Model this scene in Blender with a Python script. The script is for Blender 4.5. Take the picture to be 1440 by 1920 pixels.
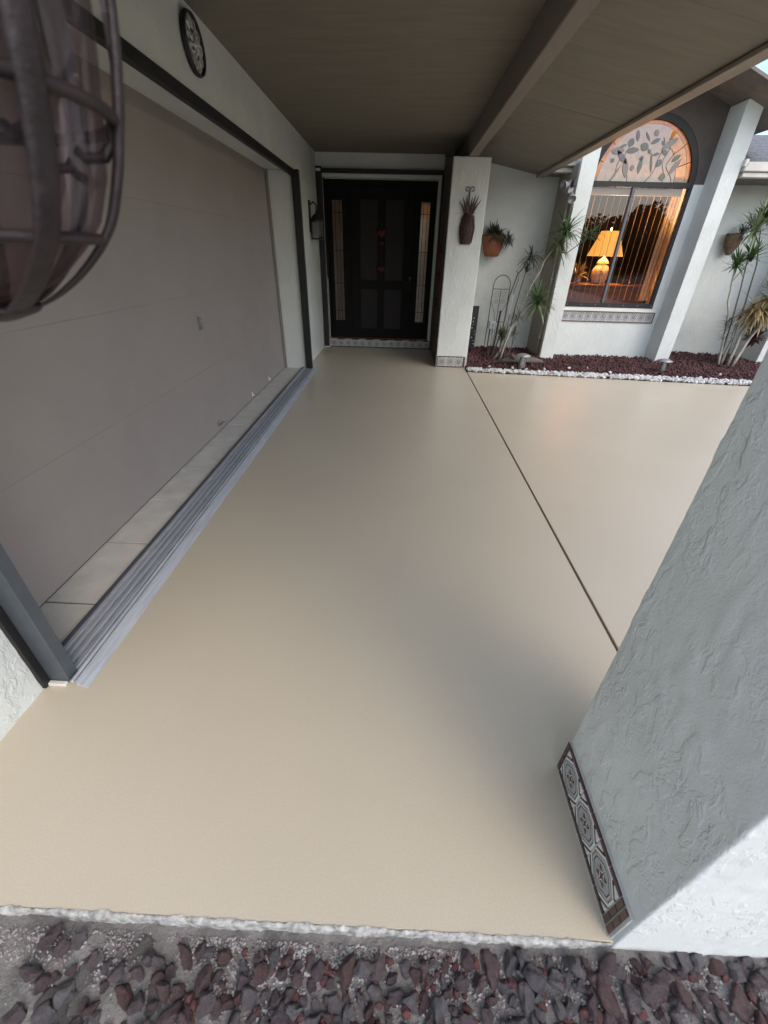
import bpy, bmesh, math, random
from mathutils import Vector, Matrix, noise
random.seed(7)
R = math.radians
for o in list(bpy.data.objects): bpy.data.objects.remove(o)
S = bpy.context.scene
C = S.collection

# ------------------------------------------------------------------ camera
cam = bpy.data.objects.new('camera', bpy.data.cameras.new('camera'))
C.objects.link(cam)
pt, rl, yw = R(32.509), R(-1.4513), R(-1.3655)
fwd = Vector((math.sin(yw)*math.cos(pt), math.cos(yw)*math.cos(pt), -math.sin(pt)))
rt0 = Vector((math.cos(yw), -math.sin(yw), 0)); dn0 = fwd.cross(rt0)
rt = rt0*math.cos(rl) + dn0*math.sin(rl); dn = dn0*math.cos(rl) - rt0*math.sin(rl)
m = Matrix((rt, -dn, -fwd)).transposed().to_4x4(); m.translation = (0, 0, 1.39)
cam.matrix_world = m
cam.data.sensor_fit = 'HORIZONTAL'; cam.data.sensor_width = 36; cam.data.lens = 36*764.37/1440
cam.data.clip_start = 0.02; cam.data.clip_end = 800
cam.data.dof.use_dof = True; cam.data.dof.focus_distance = 3.2; cam.data.dof.aperture_fstop = 7.0
S.camera = cam
S.render.resolution_x = 768; S.render.resolution_y = 1024

# ------------------------------------------------------------------ sky, sun, exposure
SUN_EL, SUN_AZ = R(45), R(142)          # low dusk sun behind the viewer (azimuth clockwise from +Y)
W = bpy.data.worlds.new('World'); S.world = W; W.use_nodes = True
nt = W.node_tree; nt.nodes.clear()
sky = nt.nodes.new('ShaderNodeTexSky'); sky.sky_type = 'NISHITA'; sky.sun_disc = False
sky.sun_elevation = SUN_EL; sky.sun_rotation = SUN_AZ
sky.air_density = 1.0; sky.dust_density = 2.1; sky.ozone_density = 1.0
bg = nt.nodes.new('ShaderNodeBackground'); bg.inputs['Strength'].default_value = 0.15
wo = nt.nodes.new('ShaderNodeOutputWorld')
nt.links.new(sky.outputs[0], bg.inputs[0]); nt.links.new(bg.outputs[0], wo.inputs[0])
sl = bpy.data.lights.new('sun', 'SUN'); sl.energy = 0.5; sl.angle = R(175); sl.color = (1.0, 1.0, 1.0)
so = bpy.data.objects.new('sun', sl); C.objects.link(so)
sd = Vector((math.sin(SUN_AZ)*math.cos(SUN_EL), math.cos(SUN_AZ)*math.cos(SUN_EL), math.sin(SUN_EL)))
so.rotation_euler = sd.to_track_quat('Z', 'Y').to_euler(); so.location = (8, -12, 12)
S.cycles.caustics_reflective = False; S.cycles.caustics_refractive = False; S.cycles.max_bounces = 8; S.cycles.diffuse_bounces = 4; S.cycles.transparent_max_bounces = 12
S.view_settings.view_transform = 'Standard'; S.view_settings.look = 'None'
S.view_settings.exposure = 1.27; S.view_settings.gamma = 1.0

# ------------------------------------------------------------------ materials
MATS = {}
def nodes_of(name):
    mt = bpy.data.materials.new(name); mt.use_nodes = True
    n = mt.node_tree; b = n.nodes['Principled BSDF']; MATS[name] = mt
    return mt, n, b
def N(n, kind, **kw):
    x = n.nodes.new(kind)
    for k, v in kw.items():
        if hasattr(x, k): setattr(x, k, v)
        else: x.inputs[k].default_value = v
    return x
def ramp(n, fac, stops):
    r = n.nodes.new('ShaderNodeValToRGB'); e = r.color_ramp.elements
    while len(e) < len(stops): e.new(0.5)
    for i, (p, c) in enumerate(stops): e[i].position = p; e[i].color = (*c, 1)
    n.links.new(fac, r.inputs[0]); return r
def mat(name, col, rough=0.7, var=0.12, scale=8.0, bump=0.0, bscale=60.0, metal=0.0, spec=0.5, stretch=(1,1,1), bdist=0.004, detail=6.0):
    """plain procedural surface: colour with a little noise, optional bump"""
    mt, n, b = nodes_of(name)
    tc = N(n, 'ShaderNodeTexCoord'); mp = N(n, 'ShaderNodeMapping'); mp.inputs['Scale'].default_value = stretch
    n.links.new(tc.outputs['Object'], mp.inputs[0])
    t = N(n, 'ShaderNodeTexNoise', Scale=scale, Detail=detail, Roughness=0.6); n.links.new(mp.outputs[0], t.inputs['Vector'])
    lo = [max(0, c*(1-var)) for c in col]; hi = [min(1, c*(1+var)) for c in col]
    r = ramp(n, t.outputs['Fac'], [(0.3, lo), (0.7, hi)])
    n.links.new(r.outputs[0], b.inputs['Base Color'])
    b.inputs['Roughness'].default_value = rough; b.inputs['Metallic'].default_value = metal
    b.inputs['Specular IOR Level'].default_value = spec
    if bump:
        t2 = N(n, 'ShaderNodeTexNoise', Scale=bscale, Detail=5.0, Roughness=0.65); n.links.new(mp.outputs[0], t2.inputs['Vector'])
        bp = N(n, 'ShaderNodeBump', Strength=bump, Distance=bdist); n.links.new(t2.outputs['Fac'], bp.inputs['Height'])
        n.links.new(bp.outputs[0], b.inputs['Normal'])
    return mt
def stucco(name, col, k=1.0):
    mt, n, b = nodes_of(name)
    tc = N(n, 'ShaderNodeTexCoord'); o = tc.outputs['Object']
    t = N(n, 'ShaderNodeTexNoise', Scale=2.2, Detail=7.0, Roughness=0.62); n.links.new(o, t.inputs['Vector'])
    r = ramp(n, t.outputs['Fac'], [(0.28, [c*0.9 for c in col]), (0.72, [min(1, c*1.07) for c in col])])
    n.links.new(r.outputs[0], b.inputs['Base Color'])
    b.inputs['Roughness'].default_value = 0.82; b.inputs['Specular IOR Level'].default_value = 0.35
    # knock-down trowel texture: patches of raised ridges over a fine sand grain
    mp = N(n, 'ShaderNodeMapping'); mp.inputs['Scale'].default_value = (1, 1, 0.55); n.links.new(o, mp.inputs[0])
    a = N(n, 'ShaderNodeTexNoise', Scale=26.0, Detail=5.0, Roughness=0.6, Distortion=0.5); n.links.new(mp.outputs[0], a.inputs['Vector'])
    ra = ramp(n, a.outputs['Fac'], [(0.475, (0, 0, 0)), (0.58, (1, 1, 1))])
    g = N(n, 'ShaderNodeTexNoise', Scale=210.0, Detail=4.0, Roughness=0.7); n.links.new(o, g.inputs['Vector'])
    p = N(n, 'ShaderNodeTexNoise', Scale=5.0, Detail=2.0); n.links.new(o, p.inputs['Vector'])
    rp = ramp(n, p.outputs['Fac'], [(0.38, (0, 0, 0)), (0.6, (1, 1, 1))])
    mu = N(n, 'ShaderNodeMath', operation='MULTIPLY'); n.links.new(ra.outputs[0], mu.inputs[0]); n.links.new(rp.outputs[0], mu.inputs[1])
    ad = N(n, 'ShaderNodeMath', operation='MULTIPLY_ADD'); n.links.new(g.outputs['Fac'], ad.inputs[0]); ad.inputs[1].default_value = 0.6; n.links.new(mu.outputs[0], ad.inputs[2])
    bp = N(n, 'ShaderNodeBump', Strength=0.5*k, Distance=0.0045); n.links.new(ad.outputs[0], bp.inputs['Height'])
    n.links.new(bp.outputs[0], b.inputs['Normal'])
    return mt
def glass(name, tint, refl, gcol=(1, 1, 1), rough=0.0, trans=None, dif=0.35, fres=1.0):
    """window pane: see-through sheet with a mirror-like film; trans = translucent colour for opal glass"""
    mt, n, b = nodes_of(name); n.nodes.remove(b); out = n.nodes['Material Output']
    t = N(n, 'ShaderNodeBsdfTransparent'); t.inputs[0].default_value = (*tint, 1); src = t.outputs[0]
    if trans:
        tr = N(n, 'ShaderNodeBsdfTranslucent'); tr.inputs[0].default_value = (*trans[0], 1)
        tc = N(n, 'ShaderNodeTexCoord'); ns = N(n, 'ShaderNodeTexNoise', Scale=14.0, Detail=4.0); n.links.new(tc.outputs['Object'], ns.inputs['Vector'])
        rr = ramp(n, ns.outputs['Fac'], [(0.3, [c*0.75 for c in trans[0]]), (0.7, trans[0])]); n.links.new(rr.outputs[0], tr.inputs[0])
        df = N(n, 'ShaderNodeBsdfDiffuse'); n.links.new(rr.outputs[0], df.inputs[0])
        m0 = N(n, 'ShaderNodeMixShader', Fac=dif); n.links.new(tr.outputs[0], m0.inputs[1]); n.links.new(df.outputs[0], m0.inputs[2])
        m1 = N(n, 'ShaderNodeMixShader', Fac=trans[1]); n.links.new(src, m1.inputs[1]); n.links.new(m0.outputs[0], m1.inputs[2]); src = m1.outputs[0]
    g = N(n, 'ShaderNodeBsdfGlossy', Roughness=rough); g.inputs[0].default_value = (*gcol, 1)
    lw = N(n, 'ShaderNodeLayerWeight', Blend=0.25)
    ma = N(n, 'ShaderNodeMath', operation='MULTIPLY_ADD', use_clamp=True); n.links.new(lw.outputs['Fresnel'], ma.inputs[0]); ma.inputs[1].default_value = fres; ma.inputs[2].default_value = refl
    mx = N(n, 'ShaderNodeMixShader'); n.links.new(ma.outputs[0], mx.inputs[0]); n.links.new(src, mx.inputs[1]); n.links.new(g.outputs[0], mx.inputs[2])
    n.links.new(mx.outputs[0], out.inputs[0]); return mt
def emis(name, col, strength, base=None):
    mt, n, b = nodes_of(name)
    b.inputs['Base Color'].default_value = (*(base or col), 1)
    b.inputs['Emission Color'].default_value = (*col, 1); b.inputs['Emission Strength'].default_value = strength
    b.inputs['Roughness'].default_value = 0.8; return mt
def tile_mat(name, cream, dark, red, grey):
    """printed majolica tile: octagonal medallion with a star; local x and z run -0.5..0.5"""
    mt, n, b = nodes_of(name); L = n.links.new
    tc = N(n, 'ShaderNodeTexCoord'); sp = N(n, 'ShaderNodeSeparateXYZ'); L(tc.outputs['Object'], sp.inputs[0])
    def M(op, a, c=None, d=None):
        x = N(n, 'ShaderNodeMath', operation=op)
        for i, v in enumerate((a, c, d)):
            if v is None: continue
            if isinstance(v, (int, float)): x.inputs[i].default_value = v
            else: L(v, x.inputs[i])
        return x.outputs[0]
    ax = M('ABSOLUTE', sp.outputs[0]); az = M('ABSOLUTE', sp.outputs[2])
    mxx = M('MAXIMUM', ax, az); dg = M('MULTIPLY', M('ADD', ax, az), 0.76)
    oc = M('MAXIMUM', mxx, dg)
    rad = M('SQRT', M('ADD', M('MULTIPLY', ax, ax), M('MULTIPLY', az, az)))
    th = M('ARCTAN2', sp.outputs[2], sp.outputs[0])
    star = M('SUBTRACT', rad, M('MULTIPLY_ADD', M('COSINE', M('MULTIPLY', th, 8.0)), 0.045, 0.20))
    cr = ramp(n, oc, [(0.0, grey), (0.30, grey), (0.335, dark), (0.37, cream), (0.385, grey), (0.41, grey), (0.43, dark), (0.455, cream), (0.475, cream), (0.53, dark), (0.60, cream)])
    cr.color_ramp.interpolation = 'CONSTANT'
    st = M('LESS_THAN', star, 0.0)
    rd = M('LESS_THAN', rad, 0.11)
    ln = M('LESS_THAN', M('ABSOLUTE', M('SUBTRACT', M('ABSOLUTE', M('MULTIPLY', ax, az)), 0.0035)), 0.0014)
    m1 = N(n, 'ShaderNodeMix', data_type='RGBA'); L(st, m1.inputs[0]); L(cr.outputs[0], m1.inputs[6]); m1.inputs[7].default_value = (*dark, 1)
    m2 = N(n, 'ShaderNodeMix', data_type='RGBA'); L(M('MULTIPLY', rd, st), m2.inputs[0]); L(m1.outputs[2], m2.inputs[6]); m2.inputs[7].default_value = (*red, 1)
    m3 = N(n, 'ShaderNodeMix', data_type='RGBA'); L(M('MULTIPLY', ln, st), m3.inputs[0]); L(m2.outputs[2], m3.inputs[6]); m3.inputs[7].default_value = (*cream, 1)
    L(m3.outputs[2], b.inputs['Base Color']); b.inputs['Roughness'].default_value = 0.25
    return mt

def floor_mat():
    mt, n, b = nodes_of('floor_paint'); L = n.links.new
    tc = N(n, 'ShaderNodeTexCoord'); o = tc.outputs['Object']
    a = N(n, 'ShaderNodeTexNoise', Scale=0.9, Detail=5.0, Roughness=0.6); L(o, a.inputs['Vector'])
    r = ramp(n, a.outputs['Fac'], [(0.3, (0.515, 0.452, 0.342)), (0.7, (0.555, 0.488, 0.372))])
    g = N(n, 'ShaderNodeTexNoise', Scale=190.0, Detail=4.0, Roughness=0.7); L(o, g.inputs['Vector'])
    mx = N(n, 'ShaderNodeMix', data_type='RGBA', blend_type='MULTIPLY'); mx.inputs[0].default_value = 0.34
    rg = ramp(n, g.outputs['Fac'], [(0.35, (0.72, 0.72, 0.72)), (0.65, (1, 1, 1))]); L(r.outputs[0], mx.inputs[6]); L(rg.outputs[0], mx.inputs[7])
    L(mx.outputs[2], b.inputs['Base Color'])
    q = N(n, 'ShaderNodeTexNoise', Scale=2.4, Detail=3.0, Roughness=0.5); L(o, q.inputs['Vector'])
    rq = ramp(n, q.outputs['Fac'], [(0.2, (0.28, 0.28, 0.28)), (0.8, (0.38, 0.38, 0.38))]); L(rq.outputs[0], b.inputs['Roughness'])
    b.inputs['Specular IOR Level'].default_value = 0.5
    w = N(n, 'ShaderNodeTexNoise', Scale=1.6, Detail=2.0); L(o, w.inputs['Vector'])
    bp = N(n, 'ShaderNodeBump', Strength=0.12, Distance=0.002); L(g.outputs['Fac'], bp.inputs['Height'])
    b2 = N(n, 'ShaderNodeBump', Strength=0.06, Distance=0.02); L(w.outputs['Fac'], b2.inputs['Height']); L(bp.outputs[0], b2.inputs['Normal'])
    L(b2.outputs[0], b.inputs['Normal']); return mt
floor_mat()
WALLC = (0.61, 0.632, 0.60)
stucco('stucco', WALLC); stucco('stucco_rough', WALLC, 1.25)
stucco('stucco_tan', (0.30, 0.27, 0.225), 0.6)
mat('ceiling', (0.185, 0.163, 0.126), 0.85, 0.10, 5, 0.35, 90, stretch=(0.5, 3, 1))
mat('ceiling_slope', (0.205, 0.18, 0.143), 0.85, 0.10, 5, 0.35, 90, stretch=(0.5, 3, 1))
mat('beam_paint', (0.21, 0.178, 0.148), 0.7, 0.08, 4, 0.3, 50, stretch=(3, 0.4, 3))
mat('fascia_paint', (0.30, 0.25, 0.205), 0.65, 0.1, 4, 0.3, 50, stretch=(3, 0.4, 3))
mat('white_trim', (0.66, 0.64, 0.58), 0.5, 0.06, 6, 0.1, 40)
mat('garage_paint', (0.265, 0.23, 0.212), 0.55, 0.05, 3, 0.22, 140)
mat('bronze', (0.016, 0.015, 0.016), 0.5, 0.2, 12, 0.1, 80, metal=0.3)
mat('bronze_grey', (0.085, 0.098, 0.112), 0.42, 0.15, 12, 0.1, 80, metal=0.35)
mat('aluminium', (0.42, 0.42, 0.45), 0.45, 0.25, 18, 0.25, 160, metal=0.3, stretch=(6, 0.4, 6))
mat('aluminium_dirty', (0.30, 0.325, 0.335), 0.6, 0.5, 30, 0.4, 160, metal=0.2, stretch=(6, 0.6, 6))
mat('aluminium_bright', (0.55, 0.58, 0.63), 0.42, 0.18, 14, 0.2, 120, metal=0.3, stretch=(6, 0.4, 6))
mat('apron_tile', (0.60, 0.58, 0.525), 0.5, 0.12, 7, 0.15, 60)
mat('grout', (0.06, 0.055, 0.05), 0.9)
mat('grout_light', (0.50, 0.48, 0.44), 0.9, 0.1, 20, 0.2, 120)
mat('joint', (0.13, 0.09, 0.062), 0.9)
mat('door_wood', (0.006, 0.0045, 0.0045), 0.7, 0.4, 10, 0.3, 40, spec=0.2, stretch=(6, 6, 0.5))
mat('door_panel', (0.010, 0.007, 0.007), 0.6, 0.4, 10, 0.3, 40, spec=0.3, stretch=(6, 6, 0.5))
mat('lead', (0.02, 0.02, 0.02), 0.5)
mat('black_iron', (0.022, 0.02, 0.02), 0.5, 0.3, 30, 0.3, 90, metal=0.3)
mat('rusty_iron', (0.021, 0.0135, 0.014), 0.5, 0.55, 22, 0.5, 70, metal=0.2)
mat('pineapple_metal', (0.05, 0.022, 0.016), 0.5, 0.5, 30, 0.5, 90, metal=0.3)
mat('red_felt', (0.07, 0.004, 0.005), 0.7, 0.3, 20, 0.3, 120)
mat('plaque_metal', (0.50, 0.48, 0.46), 0.6, 0.6, 28, 0.6, 70, metal=0.1)
mat('terracotta', (0.22, 0.075, 0.035), 0.75, 0.25, 9, 0.3, 60)
mat('white_plastic', (0.62, 0.65, 0.68), 0.45, 0.05)
mat('galvanised', (0.30, 0.30, 0.30), 0.45, 0.3, 20, 0.2, 60, metal=0.5)
mat('slate_panel', (0.030, 0.030, 0.033), 0.7, 0.4, 14, 0.4, 60)
mat('driftwood', (0.10, 0.085, 0.075), 0.85, 0.35, 9, 0.8, 40, bdist=0.01)
mat('clad_brown', (0.075, 0.06, 0.05), 0.8, 0.15, 6, 0.3, 60)
mat('gutter_paint', (0.55, 0.52, 0.46), 0.5, 0.08, 6)
mat('soffit_paint', (0.17, 0.145, 0.125), 0.8, 0.2, 8, 0.3, 60)
mat('shingle', (0.15, 0.15, 0.16), 0.9, 0.45, 40, 0.5, 90)
mat('bare_concrete', (0.36, 0.355, 0.33), 0.9, 0.6, 45, 0.8, 90, bdist=0.006)
mat('dirt', (0.19, 0.178, 0.165), 0.95, 0.4, 14, 0.9, 60, bdist=0.012)
mat('lava_soil', (0.050, 0.022, 0.020), 0.95, 0.4, 30, 0.8, 80, bdist=0.01)
mat('yard', (0.10, 0.105, 0.06), 0.95, 0.35, 1.5, 0.6, 20)
mat('bounce_paving', (0.52, 0.48, 0.42), 0.9, 0.15, 3, 0.3, 60)
mat('road', (0.06, 0.06, 0.062), 0.9, 0.2, 3)
mat('bark', (0.10, 0.08, 0.06), 0.9, 0.3, 12, 0.6, 30)
mat('tree_leaf', (0.045, 0.065, 0.025), 0.7, 0.4, 3)
mat('stem_pale', (0.33, 0.30, 0.25), 0.85, 0.3, 25, 0.5, 60)
mat('stem_dark', (0.09, 0.08, 0.065), 0.85, 0.3, 25, 0.5, 60)
for nm, c in (('leaf_green', (0.065, 0.115, 0.035)), ('leaf_olive', (0.075, 0.085, 0.040)), ('leaf_pale', (0.19, 0.23, 0.13)), ('leaf_dry', (0.26, 0.19, 0.085)), ('leaf_grey', (0.05, 0.06, 0.045)), ('leaf_maroon', (0.06, 0.022, 0.025))):
    mat(nm, c, 0.45, 0.35, 6)
mat('room_wall', (0.075, 0.045, 0.033), 0.9, 0.1, 2)
mat('room_wood', (0.20, 0.06, 0.022), 0.35, 0.3, 5, 0.1, 30, stretch=(0.5, 4, 4))
mat('blind_vane', (0.62, 0.50, 0.36), 0.6, 0.05)
glass('vane', (1, 1, 1), 0.0, trans=((0.95, 0.78, 0.55), 1.0), dif=0.3, fres=0.0)
mat('ceramic', (0.55, 0.45, 0.34), 0.3, 0.5, 16)
mat('wicker', (0.10, 0.062, 0.035), 0.8, 0.5, 40, 0.8, 60, bdist=0.008)
emis('lamp_shade', (1.0, 0.40, 0.045), 0.5, (0.8, 0.6, 0.35)); emis('lamp_glow', (1.0, 0.45, 0.08), 0.6, (0.8, 0.6, 0.35))
emis('red_led', (1.0, 0.12, 0.08), 1.2)
tile_mat('tile_print', (0.62, 0.61, 0.58), (0.045, 0.035, 0.04), (0.12, 0.025, 0.022), (0.33, 0.34, 0.345))
mat('tile_brown', (0.060, 0.030, 0.026), 0.3, 0.25, 30)
glass('window_glass', (0.85, 0.85, 0.85), 0.02, gcol=(0.9, 0.88, 0.95), fres=0.8)
glass('fan_glass', (0.8, 0.66, 0.55), 0.07, trans=((0.58, 0.385, 0.275), 0.9), dif=0.35)
glass('fan_orange', (0.9, 0.35, 0.05), 0.03, trans=((1.0, 0.74, 0.28), 0.8), dif=0.05)
glass('fan_room_glow', (0.95, 0.55, 0.15), 0.04, trans=((1.0, 0.86, 0.52), 0.85), dif=0.06)
glass('fan_purple', (0.4, 0.35, 0.45), 0.02, trans=((0.20, 0.185, 0.20), 0.85), dif=0.5)
glass('fan_green', (0.4, 0.5, 0.35), 0.02, trans=((0.18, 0.21, 0.16), 0.85), dif=0.5)
glass('fan_rose', (0.7, 0.5, 0.5), 0.03, trans=((0.34, 0.22, 0.20), 0.85), dif=0.5)
glass('lantern_glass', (0.66, 0.60, 0.61), 0.0, trans=((0.30, 0.26, 0.27), 0.08), dif=0.6, fres=0.2)
glass('lantern_glass_dark', (0.62, 0.54, 0.54), 0.0, trans=((0.20, 0.15, 0.15), 0.22), dif=0.6, fres=0.2)
glass('lantern_glass_smoky', (0.5, 0.5, 0.5), 0.12, rough=0.15, trans=((0.4, 0.42, 0.42), 0.4))
glass('sidelight_glass', (0.5, 0.42, 0.34), 0.04, rough=0.12, trans=((0.55, 0.46, 0.34), 0.7), dif=0.2)

def rock_mat(name, cols, bump=1.0):
    mt, n, b = nodes_of(name); L = n.links.new
    oi = N(n, 'ShaderNodeObjectInfo'); tc = N(n, 'ShaderNodeTexCoord')
    t = N(n, 'ShaderNodeTexNoise', Scale=2.6, Detail=6.0, Roughness=0.7); L(tc.outputs['Object'], t.inputs['Vector'])
    r1 = ramp(n, oi.outputs['Random'], [(i/(len(cols)-1), c) for i, c in enumerate(cols)])
    mx = N(n, 'ShaderNodeMix', data_type='RGBA', blend_type='MULTIPLY'); mx.inputs[0].default_value = 0.75
    r2 = ramp(n, t.outputs['Fac'], [(0.3, (0.55, 0.52, 0.52)), (0.7, (1.25, 1.22, 1.22))]); L(r1.outputs[0], mx.inputs[6]); L(r2.outputs[0], mx.inputs[7])
    L(mx.outputs[2], b.inputs['Base Color']); b.inputs['Roughness'].default_value = 0.92; b.inputs['Specular IOR Level'].default_value = 0.25
    v = N(n, 'ShaderNodeTexNoise', Scale=7.0, Detail=8.0, Roughness=0.8); L(tc.outputs['Object'], v.inputs['Vector'])
    bp = N(n, 'ShaderNodeBump', Strength=bump, Distance=0.25); L(v.outputs['Fac'], bp.inputs['Height']); L(bp.outputs[0], b.inputs['Normal'])
    return mt
rock_mat('lava_rock', [(0.27, 0.20, 0.205), (0.25, 0.20, 0.21), (0.32, 0.26, 0.265), (0.26, 0.16, 0.15), (0.37, 0.34, 0.35), (0.30, 0.255, 0.262)])
rock_mat('grey_rock', [(0.34, 0.33, 0.34), (0.26, 0.245, 0.255), (0.42, 0.41, 0.415)])
def stuff_rock(name, cols, sc):
    mt, n, b = nodes_of(name); L = n.links.new
    tc = N(n, 'ShaderNodeTexCoord'); v = N(n, 'ShaderNodeTexVoronoi', Scale=sc); L(tc.outputs['Object'], v.inputs['Vector'])
    sx = N(n, 'ShaderNodeSeparateColor'); L(v.outputs['Color'], sx.inputs[0])
    r = ramp(n, sx.outputs[0], [(i/(len(cols)-1), c) for i, c in enumerate(cols)]); L(r.outputs[0], b.inputs['Base Color'])
    b.inputs['Roughness'].default_value = 0.9; return mt
stuff_rock('lava_bits', [(0.065, 0.026, 0.026), (0.10, 0.038, 0.036), (0.05, 0.024, 0.024), (0.13, 0.055, 0.05)], 26)
stuff_rock('white_bits', [(0.50, 0.51, 0.51), (0.62, 0.63, 0.63), (0.36, 0.34, 0.31)], 26)
stuff_rock('grit_bits', [(0.30, 0.29, 0.28), (0.18, 0.15, 0.15), (0.42, 0.41, 0.39), (0.16, 0.11, 0.11)], 90)

# ------------------------------------------------------------------ mesh helpers (all coordinates are metres in world space)
def origin(p):
    v = Vector((0, 0, 0))
    while p is not None: v = v + p.location; p = p.parent
    return v
def link(name, me, m, parent=None, smooth=False):
    o = bpy.data.objects.new(name, me); C.objects.link(o)
    if m and not me.materials: me.materials.append(MATS[m])
    if smooth:
        for p in me.polygons: p.use_smooth = True
    if parent: o.parent = parent
    return o
def obj(name, bm, m, parent=None, smooth=False, bevel=0.0, seg=1):
    if bevel: bmesh.ops.bevel(bm, geom=[e for e in bm.edges if e.is_manifold], offset=bevel, segments=seg, affect='EDGES', clamp_overlap=True)
    og = origin(parent) if parent else Vector((0, 0, 0))
    if og.length: bmesh.ops.translate(bm, verts=bm.verts, vec=-og)
    bmesh.ops.recalc_face_normals(bm, faces=bm.faces)
    me = bpy.data.meshes.new(name); bm.to_mesh(me); bm.free()
    return link(name, me, m, parent, smooth)
def tag(o, label, cat=None, group=None, kind=None):
    if label: o['label'] = label
    if cat: o['category'] = cat
    if group: o['group'] = group
    if kind: o['kind'] = kind
    return o
def thing(name, loc, label, cat, group=None):
    o = bpy.data.objects.new(name, None); o.empty_display_size = 0.1; C.objects.link(o); o.location = loc
    return tag(o, label, cat, group)
def struct(o, label=None): o['kind'] = 'structure'; return tag(o, label)
def bx(bm, x0, x1, y0, y1, z0, z1):
    v = [bm.verts.new(p) for p in ((x0,y0,z0),(x1,y0,z0),(x1,y1,z0),(x0,y1,z0),(x0,y0,z1),(x1,y0,z1),(x1,y1,z1),(x0,y1,z1))]
    for f in ((0,3,2,1),(4,5,6,7),(0,1,5,4),(1,2,6,5),(2,3,7,6),(3,0,4,7)): bm.faces.new([v[i] for i in f])
def box(name, x0, x1, y0, y1, z0, z1, m, parent=None, bevel=0.0, seg=1):
    bm = bmesh.new(); bx(bm, x0, x1, y0, y1, z0, z1); return obj(name, bm, m, parent, bevel=bevel, seg=seg)
def prism(bm, pts, d):
    """closed polygon pts (Vectors) extruded by vector d"""
    a = [bm.verts.new(p) for p in pts]; b = [bm.verts.new(Vector(p)+Vector(d)) for p in pts]
    bm.faces.new(a); bm.faces.new(b[::-1]); k = len(a)
    for i in range(k): bm.faces.new((a[i], b[i], b[(i+1) % k], a[(i+1) % k]))
def tube(bm, pts, rad, n=6, cap=True):
    pts = [Vector(p) for p in pts]; rings = []
    for i, p in enumerate(pts):
        t = (pts[min(i+1, len(pts)-1)] - pts[max(i-1, 0)]).normalized()
        u = t.cross(Vector((0, 0, 1)))
        if u.length < 0.05: u = t.cross(Vector((0, 1, 0)))
        u.normalize(); w = t.cross(u)
        r = rad[i] if isinstance(rad, (list, tuple)) else rad
        rings.append([bm.verts.new(p + u*r*math.cos(a) + w*r*math.sin(a)) for a in (2*math.pi*k/n for k in range(n))])
    for a, b in zip(rings, rings[1:]):
        for k in range(n): bm.faces.new((a[k], a[(k+1) % n], b[(k+1) % n], b[k]))
    if cap: bm.faces.new(rings[0][::-1]); bm.faces.new(rings[-1])
def lathe(bm, c, prof, n=24, sy=1.0, cap=True):
    rings = []
    for r, z in prof:
        rings.append([bm.verts.new((c[0]+r*math.cos(2*math.pi*k/n), c[1]+sy*r*math.sin(2*math.pi*k/n), c[2]+z)) for k in range(n)])
    for a, b in zip(rings, rings[1:]):
        for k in range(n): bm.faces.new((a[k], a[(k+1) % n], b[(k+1) % n], b[k]))
    if cap: bm.faces.new(rings[0][::-1]); bm.faces.new(rings[-1])
def ring(bm, c, r, t, n=32, m=8, axis='z', squash=1.0):
    vs = []
    for i in range(n):
        a = 2*math.pi*i/n; row = []
        for j in range(m):
            b = 2*math.pi*j/m; rr = r + t*math.cos(b); h = t*squash*math.sin(b)
            p = {'z': (rr*math.cos(a), rr*math.sin(a), h), 'x': (h, rr*math.cos(a), rr*math.sin(a)), 'y': (rr*math.cos(a), h, rr*math.sin(a))}[axis]
            row.append(bm.verts.new((c[0]+p[0], c[1]+p[1], c[2]+p[2])))
        vs.append(row)
    for i in range(n):
        for j in range(m): bm.faces.new((vs[i][j], vs[(i+1) % n][j], vs[(i+1) % n][(j+1) % m], vs[i][(j+1) % m]))
def smoothstep(a, b, x): t = max(0, min(1, (x-a)/(b-a))); return t*t*(3-2*t)
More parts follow.
